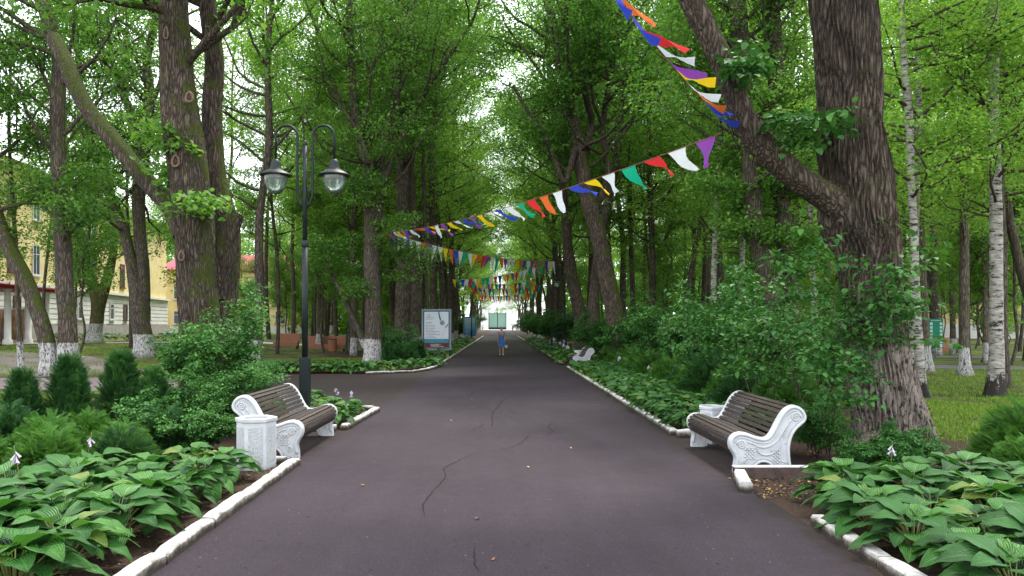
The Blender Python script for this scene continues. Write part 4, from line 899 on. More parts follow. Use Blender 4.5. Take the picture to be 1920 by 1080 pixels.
def make_bench(Lb=1.95):
    root = empty('park_bench', (0, 0, 0)); th = .085
    bench_side(0, th, root); bench_side(Lb, th, root)
    path = crom([(pf(q)[0], 0, pf(q)[1]) for q in PROF[3:22]], .004); xz = path[:, [0, 2]]
    t = nrm(np.gradient(xz, axis=0)); nn = np.stack([t[:, 1], -t[:, 0]], 1); s = np.r_[0, np.cumsum(np.linalg.norm(np.diff(xz, axis=0), axis=1))]
    tot = s[-1]; n = int(tot / .062)
    for i in range(n):
        d = (i + .5) * tot / n; k = int(np.searchsorted(s, d)); c = xz[k] + nn[k] * .012; ang = math.atan2(t[k][1], t[k][0])
        mb = MB(); mb.box((c[0], Lb / 2, c[1]), (.044, Lb - th + .004, .022), M=Matrix.Rotation(-ang, 3, 'Y')); mb.build('slat', SLAT, root, bevel=.003)
    mb = MB(); mb.tube([(.50, .1, .05), (.62, .1, .04), (.72, .1, .02), (.72, Lb - .1, .02)], .02, 6); mb.build('brace', WHITE, root, True)
    return root
bench = make_bench()
def place_bench(o, x, y, lab, mirror=False, s=1.0):
    o.location = (x, y, .004); o.scale = (-s if mirror else s, s, s); tag(o, lab, 'bench', 'white-sided park benches along the avenue'); return o
place_bench(bench, 2.67, 8.86, 'bench with ornate white scrolled sides and dark slats in front of the giant tree')
b2 = copy_tree(bench); place_bench(b2, -2.55, 9.86, 'bench with ornate white scrolled sides beside the white hexagonal bin on the left', True, 1.03)
b2.rotation_euler = (0, 0, R(0))
for (x, y, mir, lab) in ((3.0, 31.2, False, 'bench seen end-on among hostas at the second recess of the right kerb'), (3.2, 55.5, False, 'white far bench just beyond the dark metal fence on the right'),
                         (3.3, 78, False, 'farthest small white bench on the right side'), (3.4, 100, False, 'tiny white bench at the far right end of the hosta strip'), (-3.3, 80, True, 'small white far bench left of the path under the second poster stand')):
    place_bench(copy_tree(bench), x, y, lab, mir)
# litter bins (hexagonal concrete)
PEB = mottled('pebbled_white_concrete', (.30, .31, .32), (.48, .49, .50), 60, .7, 1.0, .012, .3, detail=2)
def make_bin():
    root = empty('litter_bin'); mb = MB(); mb.lathe([(.225, 0), (.228, .02), (.228, .55), (.242, .558), (.245, .60), (.228, .605), (.198, .60), (.19, .15), (0.001, .15)], 6)
    mb.build('body', WHITE, root, bevel=.006); pn = MB()
    for k in range(6):
        a = (k + .5) * math.pi / 3; d = .228 * math.cos(math.pi / 6) - .001
        pn = MB(); pn.box((d * math.cos(a), d * math.sin(a), .29), (.012, .165, .42), a); pn.build('panel', PEB, root, bevel=.004)
    return root
lb = make_bin(); lb.location = (-2.90, 9.22, .004); lb.rotation_euler = (0, 0, .25); tag(lb, 'white hexagonal concrete bin with pebbled panels in front of the left bench', 'bin', 'white hexagonal bins')
for (x, y, s, lab) in ((3.08, 11.2, .88, 'white bin half hidden beyond the far end of the right bench'), (3.45, 33.6, 1, 'white far bin beyond the end-on bench among hostas')):
    o = copy_tree(lb); o.location = (x, y, .004); o.scale = (s, s, s); tag(o, lab, 'bin', 'white hexagonal bins')
# ------------------------------------------------------------------ street lamps
GLOBE = M('frosted_globe', (.40, .48, .43), .18, .5); BS(GLOBE).inputs['Transmission Weight'].default_value = .75
def make_lamp():
    root = empty('street_lamp')
    mb = MB(); mb.box((0, 0, .57), (.165, .165, 1.14)); mb.box((0, 0, .02), (.26, .26, .04)); mb.build('base_box', BLACK, root, bevel=.006)
    mb = MB(); mb.tube([(0, 0, 1.1), (0, 0, 3.1)], .052, 14); mb.tube([(0, 0, 3.1), (0, 0, 4.86)], .040, 14); mb.lathe([(.052, 3.06), (.066, 3.08), (.066, 3.14), (.042, 3.18)], 14)
    mb.lathe([(.04, 4.84), (.05, 4.87), (.03, 4.92), (.001, 4.94)], 12); mb.build('pole', BLACK, root, True)
    mb = MB()
    for z in (4.06, 4.76): mb.box((0, 0, z), (.27, .03, .035))
    mb.build('crossbar', BLACK, root)
    for s in (-1, 1):
        pts = [(s * .02, 0, 3.74), (s * .09, 0, 3.83), (s * .133, 0, 3.98), (s * .133, 0, 4.4)] + [(s * (.322 - .189 * math.cos(a)), 0, 5.0 + .19 * math.sin(a)) for a in np.linspace(0, math.pi, 14)] + [(s * .511, 0, 4.6)]
        mb = MB(); mb.tube(pts, .0225, 10); mb.build('arm', BLACK, root, True)
        cx = s * .511
        mb = MB(); mb.lathe([(.03, 4.60), (.055, 4.585), (.075, 4.54), (.085, 4.46), (.115, 4.41)], 24, (cx, 0, 0), 1, .10)
        mb.lathe([(.10, 4.42), (.14, 4.405), (.22, 4.365), (.272, 4.325), (.276, 4.315), (.268, 4.312), (.2, 4.335), (.001, 4.34)], 32, (cx, 0, 0)); sh = mb.build('lamp_shade', BLACK, root, True)
        mb = MB(); mb.lathe([(.197, 4.328), (.200, 4.27), (.185, 4.18), (.15, 4.09), (.10, 4.025), (.045, 3.992), (.001, 3.985)], 28, (cx, 0, 0)); mb.build('globe', GLOBE, root, True)
    return root
lamp = make_lamp(); lamp.location = (-3.40, 13.5, 0); tag(lamp, 'black street lamp with two arched arms and frosted globes behind the left bench', 'street lamp', 'double-globe street lamps')
for (x, y, lab) in ((4.0, 47.4, 'black far lamp post by the dark fence right of the path'), (-3.2, 88, 'black far lamp post beside the second poster stand'), (4.2, 118, 'black far lamp post on the right near the entrance gate')):
    o = copy_tree(lamp); o.location = (x, y, 0); tag(o, lab, 'street lamp', 'double-globe street lamps')
# ------------------------------------------------------------------ poster stands
def poster_mat(name, top, bot, low=None):
    m = M(name, top, .35, .5); t = N(m, 'TexCoord'); s = N(m, 'SeparateXYZ'); L(m, t.outputs['Object'], s.inputs[0])
    n = noise(m, coords(m, (1.2, 1, 2.5)), 1.6, 4)
    q = math_(m, 'ADD', math_(m, 'MULTIPLY', math_(m, 'SUBTRACT', s.outputs[2], .9), .5), math_(m, 'MULTIPLY', math_(m, 'SUBTRACT', n, .5), .5))
    L(m, ramp(m, q, [(.05, bot), (.85, top)]), BS(m).inputs['Base Color']); return m
INK = M('dark_print', (.06, .07, .09), .5); WINK = M('white_print', (.75, .75, .75), .5); TEAL = M('teal_print', (.03, .22, .30), .4); MAR = M('maroon_print', (.12, .02, .025), .4)
GOLD = M('beige_print', (.50, .42, .34), .5); STEEL = M('steel_print', (.35, .38, .42), .4)
def text_rows(mb, x0, z0, widths, dz, hgt, y, rg):
    for i, wv in enumerate(widths):
        x = x0
        while x < x0 + wv:
            l = rg.uniform(.02, .09); mb.box((x + l / 2, y, z0 - i * dz), (l, .002, hgt * rg.uniform(.7, 1.1))); x += l + .014
def stand(x, y, w_, h_, zb, lab, big, rz=0.0):
    root = empty('poster_stand', (x, y, .0), rz, lab, 'poster stand')
    mb = MB(); mb.box((-.02, 0, zb / 2), (.42, .16, zb)); mb.box((-.02, 0, .03), (.6, .3, .06)); mb.build('pedestal', GREYM, root, bevel=.01)
    fw = .085; zc = zb + h_ / 2; mb = MB()
    mb.box((-w_ / 2 + fw / 2, 0, zc), (fw, .18, h_)); mb.box((w_ / 2 - fw / 2, 0, zc), (fw, .18, h_)); mb.box((0, 0, zb + fw / 2), (w_ - 2 * fw, .176, fw)); mb.box((0, 0, zb + h_ - fw / 2), (w_ - 2 * fw, .176, fw))
    mb.box((0, .02, zc), (w_ - .1, .10, h_ - .1)); mb.build('frame', GREYM, root, bevel=.012)
    mb = MB(); mb.box((0, -.045, zc), (w_ - 2 * fw - .01, .03, h_ - 2 * fw - .01)); mb.build('black_border', BLACK, root)
    pw, ph = w_ - 2 * fw - .09, h_ - 2 * fw - .09
    mb = MB(); mb.box((0, -.066, zc), (pw, .01, ph)); rg = np.random.RandomState(3)
    pm = poster_mat('pale_poster', (.50, .62, .66), (.62, .60, .66)) if big else poster_mat('blue_poster', (.40, .62, .70), (.04, .20, .45))
    po = mb.build('poster', pm, root)
    L0, T0 = -pw / 2, zc + ph / 2; yy = -.073
    if big:
        mb = MB(); mb.box((0, yy, T0 - ph * .82), (pw - .002, .003, ph * .13)); mb.build('wave_band', TEAL, po)
        mb = MB(); mb.box((0, yy - .001, T0 - ph * .93), (pw - .002, .004, ph * .13)); mb.build('bottom_band', MAR, po)
        mb = MB()
        for k, hh in enumerate((.10, .14, .17, .15, .10)): mb.box((L0 + .14 + k * .045, yy, T0 - .20 + hh / 2 - .06), (.03, .002, hh))
        mb.build('emblem', GOLD, po)
        mb = MB(); text_rows(mb, L0 + .07, T0 - .30, [.34, .30, .0, .26, .28, .44, .40, .46, .36, .70, .50, .72, .44, .5, .42, .62], .078, .022, yy, rg); mb.build('lettering', INK, po)
        mb = MB(); text_rows(mb, L0 + .32, T0 - ph * .905, [.52, .40, .62], .05, .022, yy - .006, rg); mb.build('lettering', WINK, po)
        mb = MB(); mb.tube([(.12, yy - .006, T0 - .01), (.155, yy - .008, T0 - .22), (.21, yy - .008, T0 - .42)], .03, 6); mb.lathe([(.001, .0), (.12, .0), (.12, .012), (.05, .016), (.001, .016)], 24)
        n0 = len(mb.v) - 24 * 5
        for i in range(n0, len(mb.v)): v = mb.v[i]; mb.v[i] = (.30 + v[0], yy - v[2], T0 - .56 + v[1])
        mb.tube([(.60, yy - .006, T0 - .62), (.47, yy - .008, T0 - .80)], .022, 6); mb.build('stethoscope', INK, po, True)
        mb = MB(); mb.tube([(.47, yy - .006, T0 - .80), (.36, yy - .006, T0 - 1.05), (.27, yy - .006, T0 - 1.32), (.24, yy - .006, T0 - 1.50)], .008, 5); mb.tube([(.60, yy - .006, T0 - 1.22), (.26, yy - .006, T0 - 1.52)], .006, 5)
        mb.lathe([(.05, .017), (.10, .0135)], 20); n0 = len(mb.v) - 40
        for i in range(n0, len(mb.v)): v = mb.v[i]; mb.v[i] = (.30 + v[0], yy - v[2], T0 - .56 + v[1])
        mb.build('stethoscope_tube', STEEL, po, True)
    else:
        mb = MB(); text_rows(mb, L0 + .10, T0 - .16, [.6, 0, .7, .62, .8, .5, 0, .8, .85, .7, .8, .6, 0, .75, .4, .6], .105, .03, yy, rg); mb.build('lettering', WINK, po)
    return root
st1 = stand(-3.20, 39.2, 1.50, 2.08, .44, 'large grey framed poster stand with a stethoscope poster left of the path', True, R(-4))
st2 = stand(-3.55, 92, 1.6, 2.35, .40, 'smaller looking far poster stand with a blue poster left of the path', False, R(-4))
# green info board, right
GRN = M('green_board', (.01, .22, .13), .5); LGT = mottled('pale_icons', (.4, .55, .6), (.6, .7, .75), 20)
gs = empty('green_sign_board', (25.2, 44.0, 0), R(-12), 'green notice board with two columns of pale pictograms on the right lawn', 'sign board')
gs.location = ((1755 - CX) * 40 / F_, 40.0, 0)
mb = MB(); mb.tube([(.0, .05, 0), (.0, .05, .9)], .035, 8); mb.build('post', GREYM, gs, True)
mb = MB(); mb.box((0, 0, 1.33), (.66, .06, 1.42)); bd = mb.build('board', GRN, gs, bevel=.01)
for c in (-1, 1):
    for k in range(7):
        mb = MB(); mb.box((c * .23, -.032, 1.78 - k * .185), (.12, .006, .13)); mb.build('pictogram', LGT, bd)
mb = MB(); text_rows(mb, -.24, 1.95, [.42], .06, .04, -.033, np.random.RandomState(1)); mb.build('lettering', LGT, bd)
# orange-brown benches and bins
def obench(x, y, rz, lab, w_=2.4, s=1.0):
    root = empty('plank_bench', (x, y, ground(x, y)), rz, lab, 'bench', 'orange-brown plank benches')
    mb = MB(); mb.box((0, -.05, .42), (w_, .55, .09)); mb.box((0, -.33, .30), (w_, .05, .28)); mb.build('seat', TERR, root, bevel=.02)
    mb = MB(); mb.box((0, .28, .72), (w_, .07, .52), M=Matrix.Rotation(R(-12), 3, 'X')); mb.build('backrest', TERR, root, bevel=.02)
    for q in (-1, 1):
        mb = MB(); mb.box((q * (w_ / 2 - .12), 0, .19), (.08, .5, .38)); mb.build('leg', BLACK, root)
    root.scale = (s, s, s); return root
obench(-11.3, 50, R(0), 'long orange-brown plank bench beyond the slim white-footed tree on the left', 2.7)
obench(-13.9, 50.5, R(0), 'orange-brown plank bench half hidden by the street lamp', 1.6)
obench((1762 - CX) * 46 / F_, 46, R(6), 'orange-brown plank bench behind the green sign board on the right', 2.6)
def tbin(x, y, lab):
    root = empty('plank_bin', (x, y, ground(x, y)), 0, lab, 'bin'); mb = MB(); mb.lathe([(.22, 0), (.27, .05), (.28, .78), (.25, .8)], 14); mb.build('body', TERR, root)
    mb = MB(); mb.lathe([(.29, .78), (.29, .83), (.2, .84), (.001, .84)], 14); mb.build('rim', BLACK, root); return root
tbin(-10.1 - .5, 49.0, 'small orange-brown bin standing in front of the long plank bench on the left')
# dark metal fences
def fence(x, y, ln, h, rz, lab, bars=14):
    root = empty('metal_fence', (x, y, ground(x, y)), rz, lab, 'fence')
    for k in range(3):
        mb = MB(); mb.box((ln * k / 2, 0, h / 2 + .03), (.10, .10, h + .06)); mb.build('post', BLACK, root, bevel=.005)
    mb = MB()
    for z in (h * .12, h * .55, h * .95): mb.box((ln / 2, 0, z), (ln - .1, .035, .05))
    for k in range(bars): mb.box((ln * (k + .5) / bars, 0, h * .52), (.022, .022, h * .84))
    mb.build('railing', BLACK, root); return root
fence(3.15, 47, 3.4, 1.35, R(6), 'low black metal fence running away from the right kerb', 24)
fence(-8.9, 45, 4.4, 1.35, 0, 'dark metal lattice fence left of the leaning whitewashed avenue tree', 18)
# ------------------------------------------------------------------ buildings
YEL = mottled('yellow_plaster', (.60, .48, .22), (.70, .57, .29), 1.3, .85, .1, .004); WPL = mottled('white_plaster', (.58, .57, .54), (.70, .68, .65), 1.2, .85, .1, .004)
REDR = mottled('red_metal_roof', (.36, .03, .05), (.46, .05, .08), 2, .5, 0); GREYP = mottled('grey_plinth', (.28, .26, .24), (.36, .34, .31), 2)
GLASS = M('window_glass', (.05, .07, .09), .08, .6); FRM = M('window_frame', (.55, .54, .52), .6); DFR = M('dark_window_frame', (.10, .035, .03), .6)
bx, by = -35.6, 44.0
def bpt(u, v=0.0): return (u, v)
bang = math.atan2(1, -.139)
bl = empty('yellow_building', (-.139 * 44 - 27.9, 44.0, .5), bang, 'long yellow three-storey building with red roof and white ground floor on the left', 'building')
# local x runs along the facade (away from camera), local -y faces the avenue
LEN = 58.0; mb = MB(); mb.box((LEN / 2 - 6, 7.0, 8.6), (LEN, 14, 8.8)); mb.build('wall', YEL, bl)
mb = MB(); mb.box((LEN / 2 - 6, 6.95, 2.7), (LEN + .1, 14.1, 3.0))
for k in range(7): mb.box((LEN / 2 - 6, -.13, 1.5 + k * .42), (LEN + .1, .08, .34))
mb.build('ground_floor', WPL, bl)
mb = MB(); mb.box((LEN / 2 - 6, 6.85, .6), (LEN + .2, 14.5, 1.2)); mb.build('plinth', GREYP, bl)
mb = MB(); mb.box((LEN / 2 - 6, 6.9, 4.32), (LEN + .3, 14.7, .22)); mb.box((LEN / 2 - 6, 6.9, 12.9), (LEN + .4, 14.9, .35)); mb.build('cornice', WPL, bl)
mb = MB(); x0, x1 = -6.5, LEN - 5.5
mb.add([(x0, -.9, 13.1), (x1, -.9, 13.1), (x1, 14.9, 13.1), (x0, 14.9, 13.1), (x0, 7, 16.0), (x1, 7, 16.0)], [(0, 1, 5, 4), (1, 2, 5), (2, 3, 4, 5), (3, 0, 4), (3, 2, 1, 0)])
mb.build('roof', REDR, bl)
def window(parent, x, z, w_, h_, y=0, fm=FRM, n=2):
    mb = MB(); d = .10
    for q in (-1, 1): mb.box((x + q * (w_ / 2), y - .03, z), (.10, d, h_ + .1)); mb.box((x, y - .03, z + q * h_ / 2), (w_ - .1, d, .10))
    if n > 1: mb.box((x, y - .025, z), (.06, .07, h_ - .1))
    mb.box((x, y - .03, z + h_ * .2), (w_ - .1, .065, .06)); mb.box((x, y - .10, z - h_ / 2 - .10), (w_ + .3, .22, .08))
    f = mb.build('window', fm, parent); mb = MB(); mb.box((x, y - .005, z), (w_ - .06, .03, h_ - .06)); mb.build('pane', GLASS, f)
for i in range(13):
    x = 1.2 + i * 3.9 - 4
    for z in (6.3, 10.6): window(bl, x, z, 1.15, 2.3, 0, DFR if i % 3 == 1 else FRM)
    window(bl, x + .4, 2.55, 1.0, 1.5, -.175, FRM if i % 2 else DFR, 1)
mb = MB(); mb.box((4, -2.4, 3.55), (9, 4.6, .22)); mb.add([(-.7, -4.9, 3.66), (8.7, -4.9, 3.66), (8.7, -.2, 4.25), (-.7, -.2, 4.25), (-.7, -4.9, 3.60), (8.7, -4.9, 3.60)], [(0, 1, 2, 3), (0, 4, 5, 1)]); mb.build('canopy', REDR, bl)
for k in range(4):
    mb = MB(); mb.lathe([(.28, -.3), (.28, .3), (.2, .35), (.18, 3.3), (.26, 3.45)], 14, (.1 + k * 2.7, -4.3, 0)); mb.build('column', WPL, bl, True)
# poster wall by the building (warm sepia picture panel)
pb = empty('picture_panel', P(22, 610, 54.5) , R(-8), 'standing panel printed with a warm sepia picture left of the walking man', 'panel'); pb.location.z = .5
mb = MB(); mb.box((-.6, 0, 1.25), (3.4, .08, 2.3)); mb.build('frame', FRM, pb)
mb = MB(); mb.box((-.6, -.05, 1.25), (3.2, .02, 2.1)); mb.build('picture', mottled('sepia_print', (.50, .36, .24), (.22, .09, .04), 2.6, .5, 0, sc=(2.2, 1, .6)), pb)
# second yellow building behind the shrubs, and the one far right
def block(name, x, y, rz, w_, d_, h_, lab, base=.12, nwin=5, stor=2):
    root = empty(name, (x, y, ground(x, y)), rz, lab, 'building'); mb = MB(); mb.box((0, d_ / 2, h_ / 2 + h_ * base / 2), (w_, d_, h_ * (1 - base))); mb.build('wall', YEL, root)
    mb = MB(); mb.box((0, d_ / 2 - .02, h_ * base / 2), (w_ + .08, d_ + .08, h_ * base)); mb.build('plinth', WPL, root)
    mb = MB(); mb.add([(-w_ / 2 - .5, -.6, h_ + .002), (w_ / 2 + .5, -.6, h_ + .002), (w_ / 2 + .5, d_ + .6, h_ + .002), (-w_ / 2 - .5, d_ + .6, h_ + .002), (-w_ / 2 + 1, d_ / 2, h_ + 2.5), (w_ / 2 - 1, d_ / 2, h_ + 2.5)], [(0, 1, 5, 4), (1, 2, 5), (2, 3, 4, 5), (3, 0, 4), (3, 2, 1, 0)]); mb.build('roof', REDR, root)
    for i in range(nwin):
        for j in range(stor): window(root, -w_ / 2 + w_ * (i + .5) / nwin, 2.2 + j * 3.3, 1.3, 1.7)
    return root
block('yellow_house', -34, 104, R(6), 22, 10, 8.5, 'low yellow house half hidden by trees beyond the left bench area')
block('yellow_house', 62, 100, R(-14), 46, 12, 8.5, 'yellow house with white plinth glimpsed through the woods on the right', .22, 9)
# entrance gate at the far end
GY = 300.0
gt = empty('entrance_gate', (-.9, GY, 0), 0, 'tall white entrance arch with dark glazed double gate at the end of the avenue', 'gate')
WG = mottled('bright_white_plaster', (.50, .49, .47), (.60, .59, .57), .6, .85, .1, .004)
GLZ = M('clear_gate_glazing', (.22, .36, .28), .12, .6); BS(GLZ).inputs['Transmission Weight'].default_value = .5
for q, wd in ((-1, 3.2), (1, 2.4)):
    mb = MB(); mb.box((q * (3.45 + wd / 2), 0, 5.2), (wd, 2.2, 10.4)); mb.box((q * (3.45 + wd / 2), 0, 10.6), (wd + .5, 2.7, .5)); mb.build('pillar', WG, gt)
mb = MB(); mb.box((0, 0, 9.5), (6.9, 1.9, 1.8)); mb.box((0, 0, 12.2), (11, 2.3, 2.6)); mb.build('lintel', WG, gt)
for q in (-1, 1):
    mb = MB()
    for x in (.07, 3.38): mb.box((q * x, 0, 3.9), (.14, .14, 7.6))
    for z in (.5, 6.6): mb.box((q * 1.72, 0, z), (3.2, .12, .9 if z < 1 else .14))
    o = mb.build('gate_leaf', BLACK, gt); mb = MB(); mb.box((q * 1.72, 0, 3.75), (3.2, .03, 5.5)); mb.build('pane', GLZ, o)
kz = empty('kiosk', (8.8, 232, 0), 0, 'small white kiosk with a brownish roof right of the far entrance gate', 'kiosk')
mb = MB(); mb.box((0, 0, 2.6), (4.2, 4, 5.2)); mb.build('wall', WG, kz)
mb = MB(); mb.box((0, 0, 5.35), (5.4, 5.2, .4)); mb.box((0, 0, 5.85), (3.2, 3.0, .6)); mb.build('roof', M('brown_roof', (.25, .17, .13), .7), kz)
bo = empty('boundary_wall', (-11, GY + 1, 0), 0, 'white boundary wall beside the far entrance gate', 'wall'); mb = MB(); mb.box((0, 0, 2), (14, .5, 4)); mb.box((0, 0, 4.1), (14.4, .7, .25)); mb.build('wall', WG, bo)
# ------------------------------------------------------------------ bunting
CL = {}
for n_, c in dict(w=(.62, .66, .70), b=(.035, .06, .42), o=(.60, .13, .03), r=(.55, .03, .035), g=(.01, .33, .19), y=(.70, .50, .015), p=(.23, .06, .34)).items():
    m = M('flag_cloth_' + n_, c, .8, .15); t = N(m, 'BsdfTranslucent'); t.inputs['Color'].default_value = (*c, 1); ms = N(m, 'MixShader'); ms.inputs[0].default_value = .35
    L(m, BS(m).outputs[0], ms.inputs[1]); L(m, t.outputs[0], ms.inputs[2]); L(m, ms.outputs[0], m.node_tree.nodes['Material Output'].inputs['Surface']); CL[n_] = m
CORD = M('bunting_cord', (.25, .10, .08), .8)
def bunting(p0, p1, sag, cols, wd, ln, lab, wind=(0, 0, 0), seed=0, gap=1.0, curl=.25, taper=.97):
    rg = np.random.RandomState(seed); p0 = np.array(p0, float); p1 = np.array(p1, float); Ltot = np.linalg.norm(p1 - p0); n = int(Ltot / (wd * gap))
    f = lambda t: p0 + (p1 - p0) * t + np.array([0, 0, -4 * sag * t * (1 - t)])
    root = empty('bunting', tuple(p0), 0, lab, 'bunting', 'strings of triangular flags across the avenue')
    mb = MB(); mb.tube([f(t) - p0 for t in np.linspace(0, 1, 40)], .007, 5); mb.build('cord', CORD, root, True)
    wind = np.array(wind, float)
    for i in range(n):
        a, b = f((i + .5 - .48 / gap) / n) - p0, f((i + .5 + .48 / gap) / n) - p0; c = cols[i % len(cols)]; wv = wind * rg.uniform(.4, 1.5) + rg.normal(0, .14, 3)
        l = ln * rg.uniform(.85, 1.1); d = nrm(np.array([0, 0, -1.0]) + wv); nrm_ = nrm(np.cross(b - a, d)); V = []; NX, NY = 5, 7; ph = rg.rand() * 6; cu = curl * rg.uniform(.3, 1.4) * rg.choice((-1, 1))
        for j in range(NY):
            t = j / (NY - 1)
            for k in range(NX):
                s = k / (NX - 1); sx = .5 + (s - .5) * (1 - t * taper)
                q = a + (b - a) * sx + d * l * t + nrm_ * (math.sin(ph + t * 4.5 + s * 2) * .035 * t * 2 * curl * 4 + cu * t * t * l) + wv * t * t * l * .35
                V.append(tuple(q))
        Q = [(j * NX + k, j * NX + k + 1, (j + 1) * NX + k + 1, (j + 1) * NX + k) for j in range(NY - 1) for k in range(NX - 1)]
        obj('flag', fast_mesh('flag', V, Q), CL[c], root)
    return root
bunting(P(722, 436, 33.0), P(1352, 250, 10.6), .28, 'ypwyobwrobywpywbpywbwgrowbywgrwpowbg', .50, .42, 'long bunting running from the left avenue tree up to the giant tree limb', (.8, 0, .25), 1, 1.45, .25)
bunting(P(1345, 215, 10.4), P(1130, -45, 7.2), .06, 'bbowypwrbobwyb', .33, .31, 'near bunting rising from the giant tree limb towards the upper edge of the picture', (1.0, 0, .2), 2, 1.0, .2, .72)
bunting(P(720, 434, 33.0), P(1040, 490, 47), .35, 'obwwwwopwwyobwgwyorpwgopwwyobwpog', .43, .78, 'bunting with a run of white flags starting at the left avenue tree', (-.12, 0, 0), 3, 1.0, .08)
bunting(P(848, 524, 50), P(1036, 490, 49), .32, 'ygbwrwyggwrbyoprwwgwbgoywwbwpgow', .27, .62, 'second row of bunting with short bright flags behind the row with white flags', (0, 0, 0), 4, 1.0, .08)
bunting(P(878, 538, 72), P(1015, 534, 72), .30, 'yorbrwbgwyrpwyrbgrgyrgwgywbro', .30, .80, 'third row of bunting over the path, beyond the right fence', (0, 0, 0), 5, 1.0, .1)
bunting(P(892, 552, 95), P(1010, 545, 92), .40, 'yorpyobwrgybowrpwyorgby', .34, .95, 'farthest low row of bunting above the entrance gate', (0, 0, 0), 6, 1.0, .1)
bunting(P(868, 527, 60), P(1000, 527, 60), .25, 'wbgrywpogbrwyrbwgo', .30, .62, 'row of bunting just behind the second short row', (0, 0, 0), 7, 1.0, .08)
# ------------------------------------------------------------------ people
SKIN = M('skin', (.42, .22, .15), .55); 
def person(name, x, y, rz, h, lab, top, bottom, hair, skirt=False, arms=(.0, .0), stride=.12, shoe=None, bag=False, z=None, legs=SKIN):
    root = empty(name, (x, y, ground(x, y) if z is None else z), rz, lab, 'person'); s = h / 1.65
    def skinned(nm, J, E, mt, parent, root_v=0, sub=2):
        me = bpy.data.meshes.new(nm); me.from_pydata([tuple(np.array(j[:3]) * s) for j in J], E, []); o = obj(nm, me, mt, parent)
        sk = o.modifiers.new('skin', 'SKIN'); me.skin_vertices[0]
        for v, j in zip(me.skin_vertices[0].data, J): v.radius = (j[3] * s, (j[4] if len(j) > 4 else j[3]) * s)
        me.skin_vertices[0].data[root_v].use_root = True
        sb = o.modifiers.new('sub', 'SUBSURF'); sb.levels = sub; sb.render_levels = sub; sk.use_smooth_shade = True; return o
    st = stride; aL, aR = arms
    J = [(0, 0, .90, .145, .10), (0, 0, 1.05, .125, .09), (0, -.01, 1.22, .15, .10), (0, 0, 1.36, .11, .075), (0, 0, 1.42, .05, .05), (0, -.01, 1.48, .055, .06), (0, -.015, 1.56, .075, .09), (0, -.01, 1.62, .05, .07),
         (.15, 0, 1.355, .055), (.20, .0 + aL * .3, 1.12, .045), (.215, -.05 - aL * .1, .88, .033), (.21, -.07, .80, .022),
         (-.15, 0, 1.355, .055), (-.20, 0 + aR * .3, 1.12, .045), (-.22, -.05, .88, .033), (-.215, -.07, .80, .022),
         (.085, 0, .84, .09), (.09, -st * .5, .48, .062), (.085, -st * .7, .10, .036), (.09, -st * .7 - .11, .035, .028),
         (-.085, 0, .84, .09), (-.09, st * .25, .48, .062), (-.085, st, .12, .036), (-.09, st - .09, .04, .028)]
    E = [(0, 1), (1, 2), (2, 3), (3, 4), (4, 5), (5, 6), (6, 7), (3, 8), (8, 9), (9, 10), (10, 11), (3, 12), (12, 13), (13, 14), (14, 15), (0, 16), (16, 17), (17, 18), (18, 19), (0, 20), (20, 21), (21, 22), (22, 23)]
    n = len(J)
    for side, hb in ((1, 11), (-1, 15)):
        hx, hy, hz = J[hb][:3]
        for k, (dx, l) in enumerate(((-.022, .07), (-.008, .08), (.007, .075), (.021, .06))):
            J += [(hx + dx * .4, hy + dx * .8, hz - .03, .010), (hx + dx * .4, hy + dx - .01, hz - .03 - l * .5, .008), (hx + dx * .3 - side * .01, hy + dx - .015, hz - .03 - l, .006)]; E += [(hb, n), (n, n + 1), (n + 1, n + 2)]; n += 3
        J += [(hx - side * .01, hy - .03, hz - .03, .009), (hx - side * .015, hy - .045, hz - .06, .007)]; E += [(hb, n), (n, n + 1)]; n += 2
    skinned('body', J, E, SKIN, root)
    T_ = [(0, 0, .93, .155, .115), (0, 0, 1.05, .140, .105), (0, -.01, 1.22, .165, .118), (0, 0, 1.345, .13, .09), (.145, 0, 1.345, .068), (.17, 0, 1.25, .06), (-.145, 0, 1.345, .068), (-.17, 0, 1.25, .06)]
    skinned('top', T_, [(0, 1), (1, 2), (2, 3), (3, 4), (4, 5), (3, 6), (6, 7)], top, root)
    if skirt:
        mb = MB(); seg = 28; prof = [(.150, 1.17), (.150, 1.10), (.150, 1.02), (.185, .88), (.20, .75), (.215, .58), (.225, .50)]; V = []; Q = []
        for i, (r, z) in enumerate(prof):
            for j in range(seg): a = 6.283 * j / seg; rr = r * (1 + .03 * i / 5 * math.sin(7 * a)); V.append((rr * math.cos(a) * s, rr * math.sin(a) * .78 * s, z * s))
        for i in range(len(prof) - 1):
            for j in range(seg): Q.append((i * seg + j, i * seg + (j + 1) % seg, (i + 1) * seg + (j + 1) % seg, (i + 1) * seg + j))
        mb.add(V, Q); mb.build('skirt', bottom, root, True)
    else:
        Lg = [(0, 0, .93, .15, .115), (.085, 0, .82, .10), (.09, -st * .5, .48, .078), (.085, -st * .7, .10, .06), (-.085, 0, .82, .10), (-.09, st * .25, .48, .078), (-.085, st, .14, .06)]
        skinned('trousers', Lg, [(0, 1), (1, 2), (2, 3), (0, 4), (4, 5), (5, 6)], bottom, root)
    skinned('hair', [(0, -.02, 1.66, .105, .085), (0, .04, 1.56, .112, .085), (0, .05, 1.48, .085, .06)], [(0, 1), (1, 2)], hair, root)
    for q, yy, zz in ((1, -st * .7 - .05, .03), (-1, st - .03, .04)):
        mb = MB(); mb.box((q * .09 * s, yy * s, zz * s), (.085 * s, .24 * s, .05 * s)); mb.build('shoe', shoe or WHITE, root, bevel=.02)
    mb = MB()
    for q in (-1, 1): mb.lathe([(.001, -.010), (.010, 0), (.001, .010)], 8, (q * .03 * s, -.098 * s, 1.565 * s))
